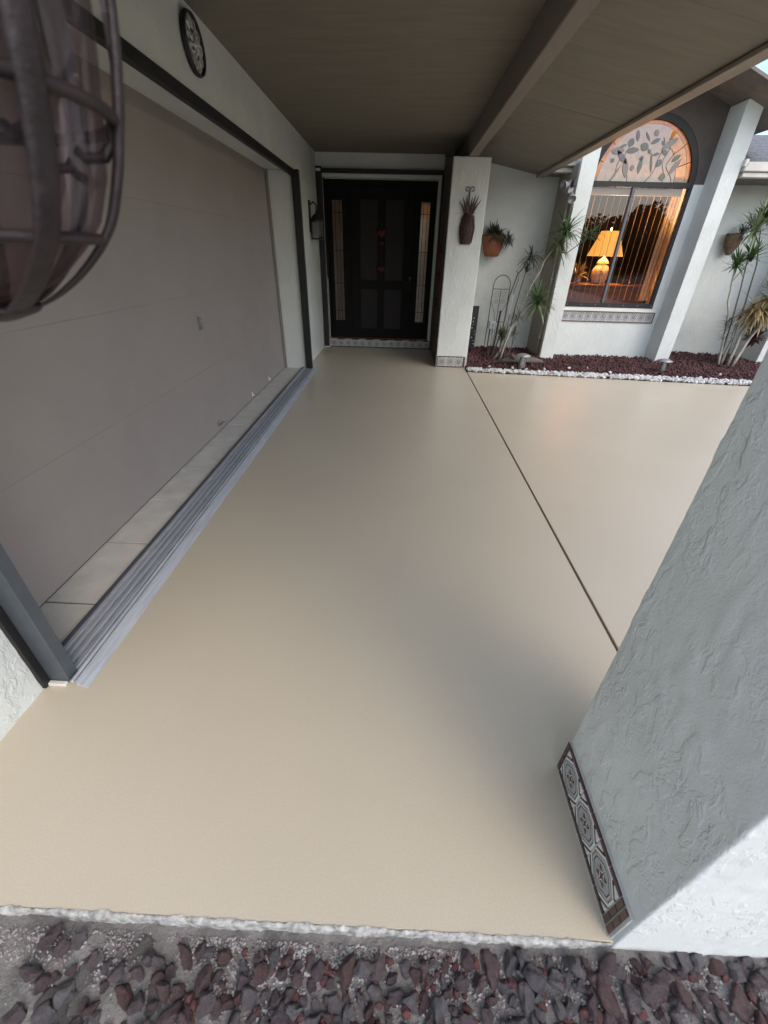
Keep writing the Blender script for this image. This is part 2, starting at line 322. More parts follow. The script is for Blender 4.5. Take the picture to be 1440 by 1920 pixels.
def rough_box(name, x0, x1, y0, y1, z0, z1, m, parent, step=0.02, amp=0.004, bev=0.012):
    """stucco block whose faces and rounded corners are really uneven"""
    lo, hi = Vector((x0, y0, z0)), Vector((x1, y1, z1)); T = []
    for a, b in zip(lo, hi):
        n_ = max(2, int(round((b-a-2*bev)/step))); h_ = min(0.0015, (b-a)*0.1); T.append([a, a+bev*0.45, a+bev] + [a+bev+h_+(b-a-2*bev-2*h_)*i/n_ for i in range(n_+1)] + [b-bev, b-bev*0.45, b])
    k = [len(t)-1 for t in T]
    idx, vs, fs = {}, [], []
    il, ih = lo+Vector((bev,)*3), hi-Vector((bev,)*3); og = origin(parent)
    def vert(i, j, l):
        key = (i, j, l)
        if key in idx: return idx[key]
        p = Vector([t[q] for t, q in zip(T, key)])
        c = Vector([min(max(q, a), b) for q, a, b in zip(p, il, ih)]); d = p-c; nrm = d.normalized(); p = c + nrm*bev
        n1 = noise.noise(p*9.0); n2 = noise.noise(Vector((p.x*34, p.y*34, p.z*20)))
        rg = smoothstep(0.0, 0.35, n2) * smoothstep(-0.15, 0.2, noise.noise(p*5.5+Vector((3, 1, 7))))
        p = p + nrm*(amp*(0.2*n1 + 1.0*rg) + amp*0.25*noise.noise(p*80))
        idx[key] = len(vs); vs.append(p-og); return idx[key]
    for ax in range(3):
        u, w = [q for q in range(3) if q != ax]
        for side in (0, k[ax]):
            for i in range(k[u]):
                for j in range(k[w]):
                    q = []
                    for di, dj in ((0, 0), (1, 0), (1, 1), (0, 1)):
                        t = [0, 0, 0]; t[ax] = side; t[u] = i+di; t[w] = j+dj; q.append(vert(*t))
                    if (side == 0) == (ax != 1): q = q[::-1]
                    fs.append(q)
    me = bpy.data.meshes.new(name); me.from_pydata([tuple(v) for v in vs], [], fs); me.update()
    return link(name, me, m, parent, True)

# ------------------------------------------------------------------ ground, slab, beds
def sheet(name, x0, x1, y0, y1, z, nx, ny, amp, sc, m, kind='structure'):
    bm = bmesh.new(); g = []
    for j in range(ny+1):
        g.append([bm.verts.new((x0+(x1-x0)*i/nx, y0+(y1-y0)*j/ny, z)) for i in range(nx+1)])
    for j in range(ny):
        for i in range(nx): bm.faces.new((g[j][i], g[j][i+1], g[j+1][i+1], g[j+1][i]))
    for v in bm.verts: v.co.z += amp*noise.fractal(v.co*sc, 0.8, 2.1, 4)
    return struct(obj(name, bm, m, smooth=True))
ground = sheet('ground', -300, 300, -300, 300, -0.16, 4, 4, 0, 1, 'yard')
struct(box('bounce_paving', -14, 9, -18.9, -0.95, -0.158, -0.10, 'bounce_paving'))  # added out of view: pale surface that bounces fill light into the porch
struct(box('road', -200, 200, -26, -19, -0.158, -0.15, 'road'))

bm = bmesh.new()
prism(bm, [(-1.75, 0.292, 0), (0.9635, 0.292, 0), (0.9635, 6.2, 0), (0.75, 6.2, 0), (0.75, 7.6, 0), (-1.75, 7.6, 0)], (0, 0, -0.12))
slab = struct(obj('porch_slab', bm, 'floor_paint', bevel=0.003))
bm = bmesh.new()
prism(bm, [(0.9755, 0.292, 0.0), (7.5, 0.292, 0.0), (7.5, 5.395, 0.0), (0.9755, 5.915, 0.0)], (0, 0, -0.12))
struct(obj('walkway_slab', bm, 'floor_paint', bevel=0.003))
struct(box('slab_joint', 0.9630, 0.9760, 0.30, 5.915, -0.05, -0.008, 'joint'))
# chipped, unpainted front lip of the slab
bm = bmesh.new(); rows = []
K = 900
for i in range(K+1):
    x = -1.75 + 2.318*i/K
    row = []; tp_ = smoothstep(0.568, 0.50, x)
    for j, (y, z) in enumerate(((0.2945, 0.0007), (0.2895, 0.0011), (0.2870, -0.0010), (0.2835, -0.008), (0.2820, -0.035), (0.2820, -0.12))):
        q = Vector((x*26, j*1.7, 3)); a = 0.0026 if 0 < j < 5 else (0.0034 if j == 0 else 0)
        y = 0.2905 + (y-0.2905)*(0.35+0.65*tp_)*(0.85+0.75*noise.noise(Vector((x*6.5, 2, 8)))+0.4*noise.noise(Vector((x*19, 5, 1))))
        row.append(bm.verts.new((x, y + a*noise.noise(q) + a*0.9*noise.noise(q*3.1) + a*0.7*noise.noise(q*9.3), z + (0.5*a*noise.noise(q+Vector((9, 2, 1))) if j > 1 else 0))))
    rows.append(row)
for a, b in zip(rows, rows[1:]):
    for j in range(5): bm.faces.new((a[j], b[j], b[j+1], a[j+1]))
struct(obj('slab_lip', bm, 'bare_concrete', smooth=True))
# faint seam across the entry floor
struct(box('entry_seam', -1.25, 0.54, 6.735, 6.739, -0.01, 0.0006, 'apron_tile'))

# rocks --------------------------------------------------------------
def rock_mesh(name, m, sub=3, amp=0.42, sq=0.8):
    bm = bmesh.new(); bmesh.ops.create_icosphere(bm, subdivisions=sub, radius=1.0)
    s = Vector((random.uniform(0, 50), random.uniform(0, 50), random.uniform(0, 50)))
    ax = [random.uniform(0.72, 1.25), random.uniform(0.65, 1.0), random.uniform(sq*0.8, sq*1.1)]
    for _ in range(9):            # break planes off it so that it has facets
        no = Vector((random.gauss(0, 1), random.gauss(0, 1), random.gauss(0, 1))).normalized(); d = random.uniform(0.42, 0.78)
        for v in bm.verts:
            e = v.co.dot(no)
            if e > d: v.co -= no*(e-d)*0.9
    for v in bm.verts:
        k = 1 + amp*noise.noise(v.co*1.3+s) + amp*0.5*noise.noise(v.co*3.2+s) + amp*0.28*noise.noise(v.co*7.5+s)
        v.co = Vector((v.co.x*ax[0]*k, v.co.y*ax[1]*k, v.co.z*ax[2]*k))
    bmesh.ops.recalc_face_normals(bm, faces=bm.faces)
    me = bpy.data.meshes.new(name); bm.to_mesh(me); bm.free(); me.materials.append(MATS[m])
    for p in me.polygons: p.use_smooth = True
    return me
ICO = {}
def ico(sub):
    if sub not in ICO:
        bm = bmesh.new(); bmesh.ops.create_icosphere(bm, subdivisions=sub, radius=1.0)
        ICO[sub] = ([v.co.copy() for v in bm.verts], [[v.index for v in f.verts] for f in bm.faces]); bm.free()
    return ICO[sub]
def rocks_stuff(name, pts, m, label, cat, sub=1):
    tv, tf = ico(sub); vs, fs = [], []
    for x, y, z, r in pts:
        e = Matrix.Rotation(random.uniform(0, 6.28), 3, Vector((random.gauss(0, 1), random.gauss(0, 1), random.gauss(0, 1))).normalized())
        e = e @ Matrix.Diagonal((r*random.uniform(0.7, 1.3), r*random.uniform(0.6, 1.0), r*random.uniform(0.5, 0.9))); b0 = len(vs)
        for v in tv:
            p = e @ (v*random.uniform(0.78, 1.15)); vs.append((p.x+x, p.y+y, p.z+z))
        fs += [[i+b0 for i in f] for f in tf]
    me = bpy.data.meshes.new(name); me.from_pydata(vs, [], fs); me.update()
    return tag(link(name, me, m), label, cat, kind='stuff')

# front bed below the slab: soil, then grit, then rocks one by one
def bed_h(x, y):
    return -0.034 + 0.008*noise.noise(Vector((x*4, y*4, 0.3))) + 0.008*noise.noise(Vector((x*15, y*15, 2))) + 0.008*smoothstep(-0.2, -0.9, x)
bm = bmesh.new(); g = []
NX, NY = 190, 60
for j in range(NY+1): g.append([bm.verts.new((-2.2+4.6*i/NX, -1.0+1.305*j/NY, 0)) for i in range(NX+1)])
for r_ in g:
    for v in r_:
        v.co.z = bed_h(v.co.x, v.co.y) + 0.012*smoothstep(-0.35, -0.6, v.co.x)*noise.noise(Vector((v.co.x*9, v.co.y*9, 5)))
for j in range(NY):
    for i in range(NX): bm.faces.new((g[j][i], g[j][i+1], g[j+1][i+1], g[j+1][i]))
bed = struct(obj('front_bed', bm, 'dirt', smooth=True))
meshes = [rock_mesh('lava_rock', 'lava_rock') for _ in range(12)]
gmeshes = [rock_mesh('grey_rock', 'grey_rock') for _ in range(4)]
placed = []
tries = 0
while len(placed) < 300 and tries < 30000:
    tries += 1
    x = random.uniform(-0.80, 1.12); y = random.uniform(0.09, 0.266 if x < 0.52 else 0.278)
    # few on the far left, few right under the lip in the middle: that is grit
    dens = 0.12 + 0.88*smoothstep(-0.66, -0.38, x)
    lim = 0.285 if x > 0.5 else 0.266 - 0.05*smoothstep(0.35, 0.0, x) * (0.4+0.6*abs(noise.noise(Vector((x*5, 1, 1)))*2))
    if y > lim or random.random() > dens: continue
    r = random.uniform(0.014, 0.030)
    if x > 0.2 and random.random() < 0.35: r *= 1.2
    if any((x-a)**2+(y-b)**2 < (0.58*(r+q))**2 for a, b, q in placed): continue
    placed.append((x, y, r))
for i, (x, y, r) in enumerate(placed):
    grey = (0.28 < x < 0.48 and random.random() < 0.7) or random.random() < 0.14
    me = random.choice(gmeshes if grey else meshes)
    o = bpy.data.objects.new('lava_rock', me); C.objects.link(o); o.parent = bed
    o.location = (x, y, bed_h(x, y) + r*0.32 + random.uniform(-0.006, 0.006)); o.scale = (r, r, r)
    o.rotation_euler = (random.uniform(-0.7, 0.7), random.uniform(-0.7, 0.7), random.uniform(0, 6.28))
cm = [rock_mesh('clod', 'dirt', 3, 0.5, 0.45) for _ in range(4)]
for x, y, r in ((-0.78, 0.225, 0.055), (-0.66, 0.20, 0.05), (-0.57, 0.245, 0.035), (-0.70, 0.14, 0.06), (-0.50, 0.17, 0.045), (-0.85, 0.16, 0.05), (-0.60, 0.12, 0.04), (-0.43, 0.24, 0.028)):
    o = bpy.data.objects.new('clod', random.choice(cm)); C.objects.link(o); o.parent = bed; o.location = (x, y, bed_h(x, y)-r*0.22); o.scale = (r, r, r*0.9); o.rotation_euler = (0, 0, random.uniform(0, 6.28))
pts = []
for _ in range(1500):                       # the rest of the rock layer between and beyond the counted ones
    x = random.uniform(-0.5, 1.6); y = random.uniform(-0.6, 0.255)
    if y > 0.10 and random.random() > 0.9*smoothstep(-0.62, -0.25, x): continue
    r = random.uniform(0.008, 0.02) if y < 0.1 else random.uniform(0.007, 0.015)
    pts.append((x, y, bed_h(x, y) + r*0.1, r))
rocks_stuff('lava_rubble', pts, 'lava_bits', 'small broken red lava rubble between the larger rocks in front', 'gravel', 2)
pts = []
for _ in range(12000):
    x = random.uniform(-0.95, 1.0); y = 0.268 - abs(random.gauss(0, 0.055)); 
    if noise.noise(Vector((x*7, y*9, 4))) < random.uniform(-0.35, 0.25): continue
    if random.random() > 0.35 + 0.65*smoothstep(-0.75, -0.35, x)*smoothstep(0.55, 0.2, x): continue
    r = random.uniform(0.0012, 0.0045); pts.append((x, y, bed_h(x, y) + r*0.4, r))
rocks_stuff('grit', pts, 'grit_bits', 'pale sandy grit scattered along the front edge of the slab', 'gravel')

# far bed: dark red lava gravel and a border of white pebbles
def edge_y(x): return 5.915 - 0.080*(x-0.97)
def far_h(x, y): return 0.028 + 0.02*noise.noise(Vector((x*2.2, y*2.2, 1)))
pts = []
for _ in range(9000):
    x = random.uniform(0.97, 6.3); y = random.uniform(edge_y(x)+0.10, 7.66)
    if y > 7.18 and 2.3 < x < 4.2: continue
    r = random.uniform(0.011, 0.022); pts.append((x, y, far_h(x, y) + random.uniform(-0.012, 0.012), r))
rocks_stuff('lava_gravel', pts, 'lava_bits', 'dark red lava gravel filling the planting bed along the house', 'gravel')
bs = sheet('bed_soil', 0.986, 6.8, 0, 1, 0.004, 60, 30, 0.006, 2, 'lava_soil')
for v in bs.data.vertices: e_ = edge_y(v.co.x)+0.004; v.co.y = e_ + (7.66-e_)*v.co.y
pts = []
for _ in range(2600):
    x = random.uniform(0.98, 6.3); w = 0.10 + 0.05*smoothstep(1.5, 3.0, x) + 0.02*noise.noise(Vector((x*3, 0, 0)))
    y = edge_y(x) - 0.012 + random.random()**1.2*w
    pts.append((x, y, 0.014 + random.uniform(0, 0.03), random.uniform(0.009, 0.022)))
for x, y in ((1.62, 6.02), (1.80, 5.96), (2.06, 6.0), (2.45, 6.12), (2.72, 6.15), (2.95, 5.93), (4.1, 5.8), (1.3, 6.05), (4.5, 6.0)):
    pts.append((x, y, 0.05, 0.022))
rocks_stuff('white_pebbles', pts, 'white_bits', 'band of white pebbles between the beige floor and the red gravel', 'gravel', 2)

# ------------------------------------------------------------------ house
XW = -1.265
house = thing('house', (0, 7.4, 0), 'pale stucco house with covered porch, garage door and arched window', 'house')
# left wall with the garage opening (y 0.93..5.80, head at 2.14)
DX = -1.56
rough_box('wall', XW-0.30, XW, -0.6, 0.915, -0.15, 2.56, 'stucco_rough', house, 0.03, 0.003)
rough_box('wall', XW-0.30, XW, 5.80, 7.42, -0.02, 2.139, 'stucco', house, 0.05, 0.002, 0.008)
rough_box('wall', XW-0.30, XW, 0.915, 7.42, 2.14, 2.56, 'stucco', house, 0.05, 0.002, 0.008)
box('wall', -6.0, DX-0.06, -0.6, -0.4, -0.15, 2.56, 'stucco', house)
# entry wall with door recess
box('wall', XW-0.3, -1.175, 7.42, 7.75, -0.02, 2.56, 'stucco', house, 0.006)
box('wall', -1.175, 0.548, 7.42, 7.75, 2.275, 2.56, 'stucco', house, 0.006)
# thick wall behind the far pillar, then the wall with the clay pot
box('wall', 0.552, 0.982, 6.55, 7.75, -0.02, 2.334, 'stucco', house, 0.006)
box('wall', 0.55, 2.25, 7.755, 7.90, -0.10, 2.62, 'stucco', house)
box('wall', 0.984, 2.25, 7.66, 7.754, -0.10, 2.62, 'stucco', house)
box('wall', 4.275, 5.75, 7.64, 7.84, -0.10, 2.60, 'stucco', house)
# window bay
rough_box('bay_fin', 2.25, 2.458, 6.88, 7.70, -0.10, 3.32, 'stucco', house, 0.04, 0.002, 0.008)
rough_box('bay_fin', 4.050, 4.262, 6.88, 7.70, -0.10, 3.02, 'stucco', house, 0.04, 0.002, 0.008)
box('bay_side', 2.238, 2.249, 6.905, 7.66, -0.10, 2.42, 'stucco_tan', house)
rough_box('bay_fin', 5.73, 5.95, 7.02, 7.75, -0.10, 2.4, 'stucco', house, 0.05, 0.002, 0.008)
CX, CZ, RW, SILL = 3.20, 2.25, 0.72, 0.735
bm = bmesh.new()
bx(bm, 2.458, 4.050, 7.20, 7.30, -0.10, SILL)
bx(bm, 2.458, CX-RW, 7.20, 7.30, SILL, CZ); bx(bm, CX+RW, 4.050, 7.20, 7.30, SILL, CZ)
wwall = obj('bay_wall', bm, 'stucco', house)
bm = bmesh.new(); bx(bm, 2.458, CX-RW, 7.20, 7.30, CZ, 3.45); bx(bm, CX+RW, 4.050, 7.20, 7.30, CZ, 3.14)
NA = 40
arc = [(CX+RW*math.cos(math.pi*i/NA), CZ+RW*math.sin(math.pi*i/NA)) for i in range(NA+1)]
for (xa, za), (xb, zb) in zip(arc, arc[1:]):
    prism(bm, [(xa, 7.20, za), (xb, 7.20, zb), (xb, 7.20, 3.5), (xa, 7.20, 3.5)], (0, 0.10, 0))
obj('spandrel', bm, 'clad_brown', house)
# ceilings: boards run across the porch
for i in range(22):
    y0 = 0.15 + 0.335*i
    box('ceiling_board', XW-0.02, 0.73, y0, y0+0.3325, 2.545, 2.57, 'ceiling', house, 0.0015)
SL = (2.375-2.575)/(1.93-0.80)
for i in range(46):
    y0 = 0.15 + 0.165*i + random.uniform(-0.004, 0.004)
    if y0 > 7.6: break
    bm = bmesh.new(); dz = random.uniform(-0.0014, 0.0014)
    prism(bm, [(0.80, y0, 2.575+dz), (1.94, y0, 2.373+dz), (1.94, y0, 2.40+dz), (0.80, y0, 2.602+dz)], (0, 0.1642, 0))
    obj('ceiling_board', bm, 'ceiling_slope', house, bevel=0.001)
bm = bmesh.new(); prism(bm, [(0.70, 0.12, 2.61), (2.0, 0.12, 2.41), (2.0, 0.12, 2.47), (0.70, 0.12, 2.70), (-6.0, 0.12, 2.70), (-6.0, 0.12, 2.58), (0.70, 0.12, 2.58)], (0, 11, 0))
obj('roof', bm, 'shingle', house)
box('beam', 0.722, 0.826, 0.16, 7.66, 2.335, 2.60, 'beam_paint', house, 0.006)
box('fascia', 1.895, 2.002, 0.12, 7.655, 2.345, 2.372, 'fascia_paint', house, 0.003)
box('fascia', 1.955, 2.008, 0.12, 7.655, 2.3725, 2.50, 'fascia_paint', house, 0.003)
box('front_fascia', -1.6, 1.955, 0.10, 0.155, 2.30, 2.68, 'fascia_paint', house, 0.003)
# eave and gutter between porch roof and bay
box('gutter', 2.008, 2.248, 7.16, 7.27, 2.345, 2.40, 'gutter_paint', house, 0.006)
box('gutter', 2.008, 2.32, 7.08, 7.27, 2.405, 2.47, 'gutter_paint', house, 0.006)
box('gutter', 2.008, 2.33, 7.05, 7.27, 2.475, 2.60, 'gutter_paint', house, 0.006)
box('soffit', 2.008, 2.248, 7.275, 7.66, 2.36, 2.38, 'soffit_paint', house)
# gable roof over the bay: two sloping planes with a rake overhang
def gz(x): return 3.365 - 0.38*abs(x-3.16)
for xe in (4.62, 2.05):
    bm = bmesh.new(); pts = [(3.16, 6.46, gz(3.16)), (xe, 6.46, gz(xe)), (xe, 6.46, gz(xe)+0.03), (3.16, 6.46, gz(3.16)+0.03)]
    if xe < 3: pts = pts[::-1]
    prism(bm, pts, (0, 3.2, 0)); obj('gable_roof', bm, 'soffit_paint', house)
# lower roof and gutter right of the bay
box('gutter', 4.30, 8.0, 6.86, 6.97, 2.295, 2.345, 'gutter_paint', house, 0.006)
box('gutter', 4.28, 8.0, 6.83, 6.97, 2.350, 2.445, 'gutter_paint', house, 0.008)
box('gutter_clip', 4.262, 4.30, 6.83, 6.95, 2.40, 2.47, 'white_trim', house, 0.004)
box('soffit', 4.264, 8.0, 6.972, 7.64, 2.31, 2.33, 'soffit_paint', house)
lower = box('lower_roof', 4.266, 8.0, 6.985, 10.0, 2.335, 2.34, 'soffit_paint', house)
for i in range(9):
    y0 = 6.95 + 0.145*i; z0 = 2.452 + 0.055*i
    for j in range(8):
        x0 = 4.31 + 0.33*j + (0.16 if i % 2 else 0)
        bm = bmesh.new(); prism(bm, [(x0, y0, z0), (x0+0.325, y0, z0), (x0+0.325, y0+0.2, z0+0.072), (x0, y0+0.2, z0+0.072)], (0, 0, 0.012))
        obj('shingle', bm, 'shingle', lower)
# far pillar ---------------------------------------------------------
tile_me = {}
def tile_mesh(key, m, depth, bevel=0.02):
    if key in tile_me: return tile_me[key]
    bm = bmesh.new(); bx(bm, -0.5, 0.5, 0, depth, -0.5, 0.5)
    bmesh.ops.bevel(bm, geom=list(bm.edges), offset=bevel, segments=1, affect='EDGES')
    bmesh.ops.recalc_face_normals(bm, faces=bm.faces)
    me = bpy.data.meshes.new('tile'); bm.to_mesh(me); bm.free(); me.materials.append(MATS[m]); tile_me[key] = me; return me
def tile(parent, me, c, sx, sz, rotz=0.0, name='tile'):
    o = bpy.data.objects.new(name, me); C.objects.link(o); o.parent = parent
    o.location = Vector(c) - origin(parent); o.scale = (sx, sx, sz); o.rotation_euler = (0, 0, rotz); return o
TP = tile_mesh('print', 'tile_print', 0.08); TB = tile_mesh('brown', 'tile_brown', 0.25)
fp = rough_box('pillar', 0.551, 0.984, 6.15, 6.56, -0.02, 2.335, 'stucco', house, 0.035, 0.0025, 0.010)
tag(fp, 'far square pillar beside the front door with a tiled foot')
def tile_band(parent, start, along, normal_rot, n, size, gap, z0, border, first, last):
    """row of printed tiles from start along unit vector, brown strips above and below, brown columns at the ends"""
    p = Vector(start); a = Vector(along)
    L = first*(border+gap) + n*(size+gap) + last*(border+gap)
    s = first*(border+gap)
    for k in range(first):
        for q in range(4):
            h = (size+2*border+2*gap)/4; c = p + a*(k*(border+gap)+border/2); tile(parent, TB, (c.x, c.y, z0+h*(q+0.5)), border, h-0.004, normal_rot, 'tile_border')
    for k in range(n):
        c = p + a*(s + k*(size+gap) + size/2)
        tile(parent, TP, (c.x, c.y, z0+border+gap+size/2), size, size, normal_rot)
        for q in (0, 1):
            d = a*((q-0.5)*(size+gap)/2)
            for zz in (z0+border/2, z0+border*1.5+2*gap+size):
                tile(parent, TB, (c.x+d.x, c.y+d.y, zz), (size+gap)/2-0.003, border, normal_rot, 'tile_border')
    e = s + n*(size+gap)
    for k in range(last):
        for q in range(3):
            h = (size+2*border+2*gap)/3; c = p + a*(e + k*(border+gap)+border/2); tile(parent, TB, (c.x, c.y, z0+h*(q+0.5)), border, h-0.004, normal_rot, 'tile_border')
    return L
# grout bed of the foot, then tiles facing the viewer
box('grout', 0.549, 0.986, 6.1445, 6.160, 0.0005, 0.150, 'grout_light', fp)
tile_band(fp, (0.556, 6.139, 0), (1, 0, 0), 0, 3, 0.116, 0.004, 0.006, 0.012, 1, 2)
# near pillar --------------------------------------------------------
npil = rough_box('pillar', 0.573, 1.010, 0.2875, 0.694, -0.15, 2.335, 'stucco_rough', house, 0.010, 0.0022, 0.0045)
tag(npil, 'near square pillar at the front edge with a tiled foot')
box('grout', 0.5655, 0.580, 0.298, 0.692, 0.0005, 0.150, 'grout_light', npil)
tile_band(npil, (0.5612, 0.690, 0), (0, -1, 0), R(-90), 3, 0.1075, 0.0045, 0.006, 0.0135, 1, 2)
box('caulk', 0.562, 0.5645, 0.30, 0.692, 0.0003, 0.0055, 'grout_light', npil)

# garage apron -------------------------------------------------------
apron = struct(box('garage_apron', -1.62, -1.30, 0.93, 5.80, 0.0006, 0.004, 'grout'))
for k in range(11):
    y0 = 0.935 + 0.0 + (k-1)*0.4555 + 0.36
    y1 = min(y0+0.4470, 5.795); y0 = max(y0, 0.935)
    if y1 - y0 < 0.05: continue
    box('apron_tile', -1.60, -1.322, y0, y1, 0.0042, 0.013+random.uniform(-0.0006, 0.0006), 'apron_tile', apron, 0.002)
gd = box('garage_door', DX-0.05, DX-0.012, 0.915, 5.80, 0.012, 2.20, 'bronze', house)
tag(gd, 'wide flat taupe sectional garage door set back in the wall')
for k in range(4):
    box('panel', DX-0.012, DX, 0.918, 5.797, 0.0185+0.5345*k, 0.0185+0.5345*(k+1)-0.0005, 'garage_paint', gd, 0.0006)
box('bottom_seal', DX-0.01, DX-0.001, 0.918, 5.797, 0.0135, 0.018, 'black_iron', gd)
box('stop_trim', XW-0.28, XW-0.262, 5.776, 5.7985, 0.014, 2.137, 'garage_paint', house)
bm = bmesh.new(); tube(bm, [(DX, 3.41, 0.93), (DX+0.03, 3.41, 0.93), (DX+0.03, 3.41, 0.865), (DX+0.012, 3.41, 0.855)], 0.007)
bx(bm, DX, DX+0.005, 3.395, 3.425, 0.84, 0.945); obj('lock_handle', bm, 'galvanised', gd)
bm = bmesh.new(); bx(bm, DX, DX+0.004, 3.37, 3.46, 0.05, 0.10); tube(bm, [(DX, 3.38, 0.075), (DX+0.035, 3.38, 0.08), (DX+0.035, 3.45, 0.08), (DX, 3.45, 0.075)], 0.006); obj('lift_handle', bm, 'galvanised', gd)
for y in (1.02, 5.0, 4.35):
    bm = bmesh.new(); bx(bm, DX, DX+0.004, y-0.012, y+0.012, 0.04, 0.085); bx(bm, DX+0.004, DX+0.02, y-0.004, y+0.004, 0.05, 0.062); obj('bracket', bm, 'white_plastic', gd)

# garage screen frame and floor track ---------------------------------
sf = thing('screen_frame', (-1.22, 0.9, 0), 'dark bronze sliding screen frame with silver floor track at the garage opening', 'screen frame')
bm = bmesh.new(); bx(bm, -1.262, -1.182, 0.902, 0.95, 0.008, 2.14); obj('post', bm, 'bronze_grey', sf, bevel=0.003)  # lighter blue-grey than the other bronze: sky light painted into its colour
box('post_flange', -1.268, -1.250, 0.872, 0.9015, 0.004, 2.14, 'bronze', sf, 0.002)
box('post', -1.262, -1.176, 5.765, 5.82, 0.004, 2.14, 'bronze', sf, 0.003)
box('head_rail', -1.268, -1.226, 0.95, 5.765, 2.078, 2.139, 'bronze', sf, 0.003)
box('post_foot', -1.258, -1.186, 0.885, 0.901, 0.001, 0.016, 'white_trim', sf, 0.002)
T0, T1 = 0.905, 5.80
box('rear_shade_lip', -1.322, -1.300, T0, T1, 0.0045, 0.026, 'bronze_grey', sf, 0.002)  # dark colour paints the shadow along the back of the track
def rail(name, x0, x1, z0, z1, m, y0=T0, y1=T1): return box(name, x0, x1, y0, y1, z0, z1, m, sf, 0.0012)
rail('track_bed', -1.2995, -1.150, 0.0008, 0.008, 'aluminium_dirty')
rail('rail', -1.2995, -1.282, 0.0082, 0.024, 'aluminium')
rail('rail', -1.281, -1.268, 0.0082, 0.018, 'aluminium')
for k in range(7):
    x = -1.260 + 0.0108*k; rail('rail', x, x+0.0035, 0.0082, 0.022 - 0.0009*k, ('aluminium_bright', 'aluminium_dirty', 'aluminium')[k % 3], T0+0.05 if x > -1.27 and k < 8 else T0)
rail('rail', -1.176, -1.166, 0.0082, 0.018, 'aluminium_bright', T0-0.006)
rail('rail', -1.157, -1.151, 0.0082, 0.016, 'aluminium_bright', T0-0.006)
bm = bmesh.new(); prism(bm, [(-1.1495, T0-0.012, 0.001), (-1.102, T0-0.018, 0.001), (-1.102, T0-0.018, 0.003), (-1.1495, T0-0.012, 0.015)], (0, T1-T0+0.03, 0)); obj('ramp_edge', bm, 'aluminium_bright', sf)

# entry door ----------------------------------------------------------
YD = 7.60
bm = bmesh.new()
for x0, x1, z0, z1 in ((-1.175, -1.075, 0.13, 2.275), (-0.925, 0.262, 0.13, 2.275), (0.392, 0.548, 0.13, 2.275), (-1.075, -0.925, 0.13, 0.40), (-1.075, -0.925, 2.03, 2.275), (0.262, 0.392, 0.13, 0.40), (0.262, 0.392, 2.03, 2.275)):
    bx(bm, x0, x1, YD, YD+0.05, z0, z1)
fd = obj('front_door', bm, 'door_wood', house)
tag(fd, 'dark wooden front door with two narrow leaded sidelights')
box('leaf', -0.80, 0.165, YD-0.02, YD-0.001, 0.14, 2.20, 'door_wood', fd, 0.004)
for x0, x1, z0, z1 in ((-0.66, -0.38, 0.28, 0.88), (-0.27, 0.02, 0.28, 0.88), (-0.66, -0.38, 1.0, 2.05), (-0.27, 0.02, 1.0, 2.05)):
    box('panel', x0, x1, YD-0.032, YD-0.021, z0, z1, 'door_panel', fd, 0.010)
for x0, x1 in ((-1.075, -0.925), (0.262, 0.392)):
    bm = bmesh.new(); a, b_ = x0-0.05, x1+0.05
    bx(bm, a, x0, YD-0.022, YD-0.001, 0.33, 2.09); bx(bm, x1, b_, YD-0.022, YD-0.001, 0.33, 2.09); bx(bm, x0, x1, YD-0.022, YD-0.001, 0.33, 0.40); bx(bm, x0, x1, YD-0.022, YD-0.001, 2.03, 2.09)
    obj('sidelight_frame', bm, 'door_wood', fd)
    box('sidelight_glass', x0, x1, YD-0.012, YD-0.008, 0.40, 2.03, 'sidelight_glass', fd)
    bm = bmesh.new()
    for q in (0.27, 0.73): xq = x0+(x1-x0)*q; bx(bm, xq-0.004, xq+0.004, YD-0.016, YD-0.0125, 0.40, 2.03)
    for z in (0.55, 0.95, 1.4, 1.88): bx(bm, x0, x1, YD-0.0158, YD-0.0123, z-0.004, z+0.004)
    obj('leading', bm, 'lead', fd)
bm = bmesh.new(); bx(bm, 0.12, 0.165, YD-0.05, YD-0.021, 1.02, 1.06); tube(bm, [(0.14, YD-0.02, 1.0), (0.14, YD-0.07, 1.02), (0.14, YD-0.07, 0.9), (0.14, YD-0.02, 0.88)], 0.008); obj('handle', bm, 'black_iron', fd)
box('jamb', 0.486, 0.535, 7.445, YD-0.001, 0.13, 2.274, 'stucco', fd, 0.004)
box('jamb_lining', -1.1748, -1.166, 7.421, YD-0.001, 0.13, 2.274, 'bronze', fd)
box('side_cladding', 0.5462, 0.5515, 6.20, 7.419, 0.004, 2.40, 'clad_brown', house)
# step with printed tiles
st = box('door_step', -1.175, 0.548, 7.445, YD-0.001, 0.0, 0.118, 'grout', house)
tag(st, 'low step below the front door faced with printed tiles')
for k in range(14): tile(st, TP, (-1.17+0.1225*k+0.061, 7.4385, 0.062), 0.118, 0.105)
for k in range(14): box('top_tile', -1.17+0.1225*k, -1.17+0.1225*k+0.118, 7.436, 7.50, 0.1185, 0.128, 'tile_brown' if k % 2 else 'grout_light', st)
box('foot_strip', -1.175, 0.548, 7.425, 7.437, 0.0006, 0.012, 'bronze', st)  # thin dark strip along the foot of the step
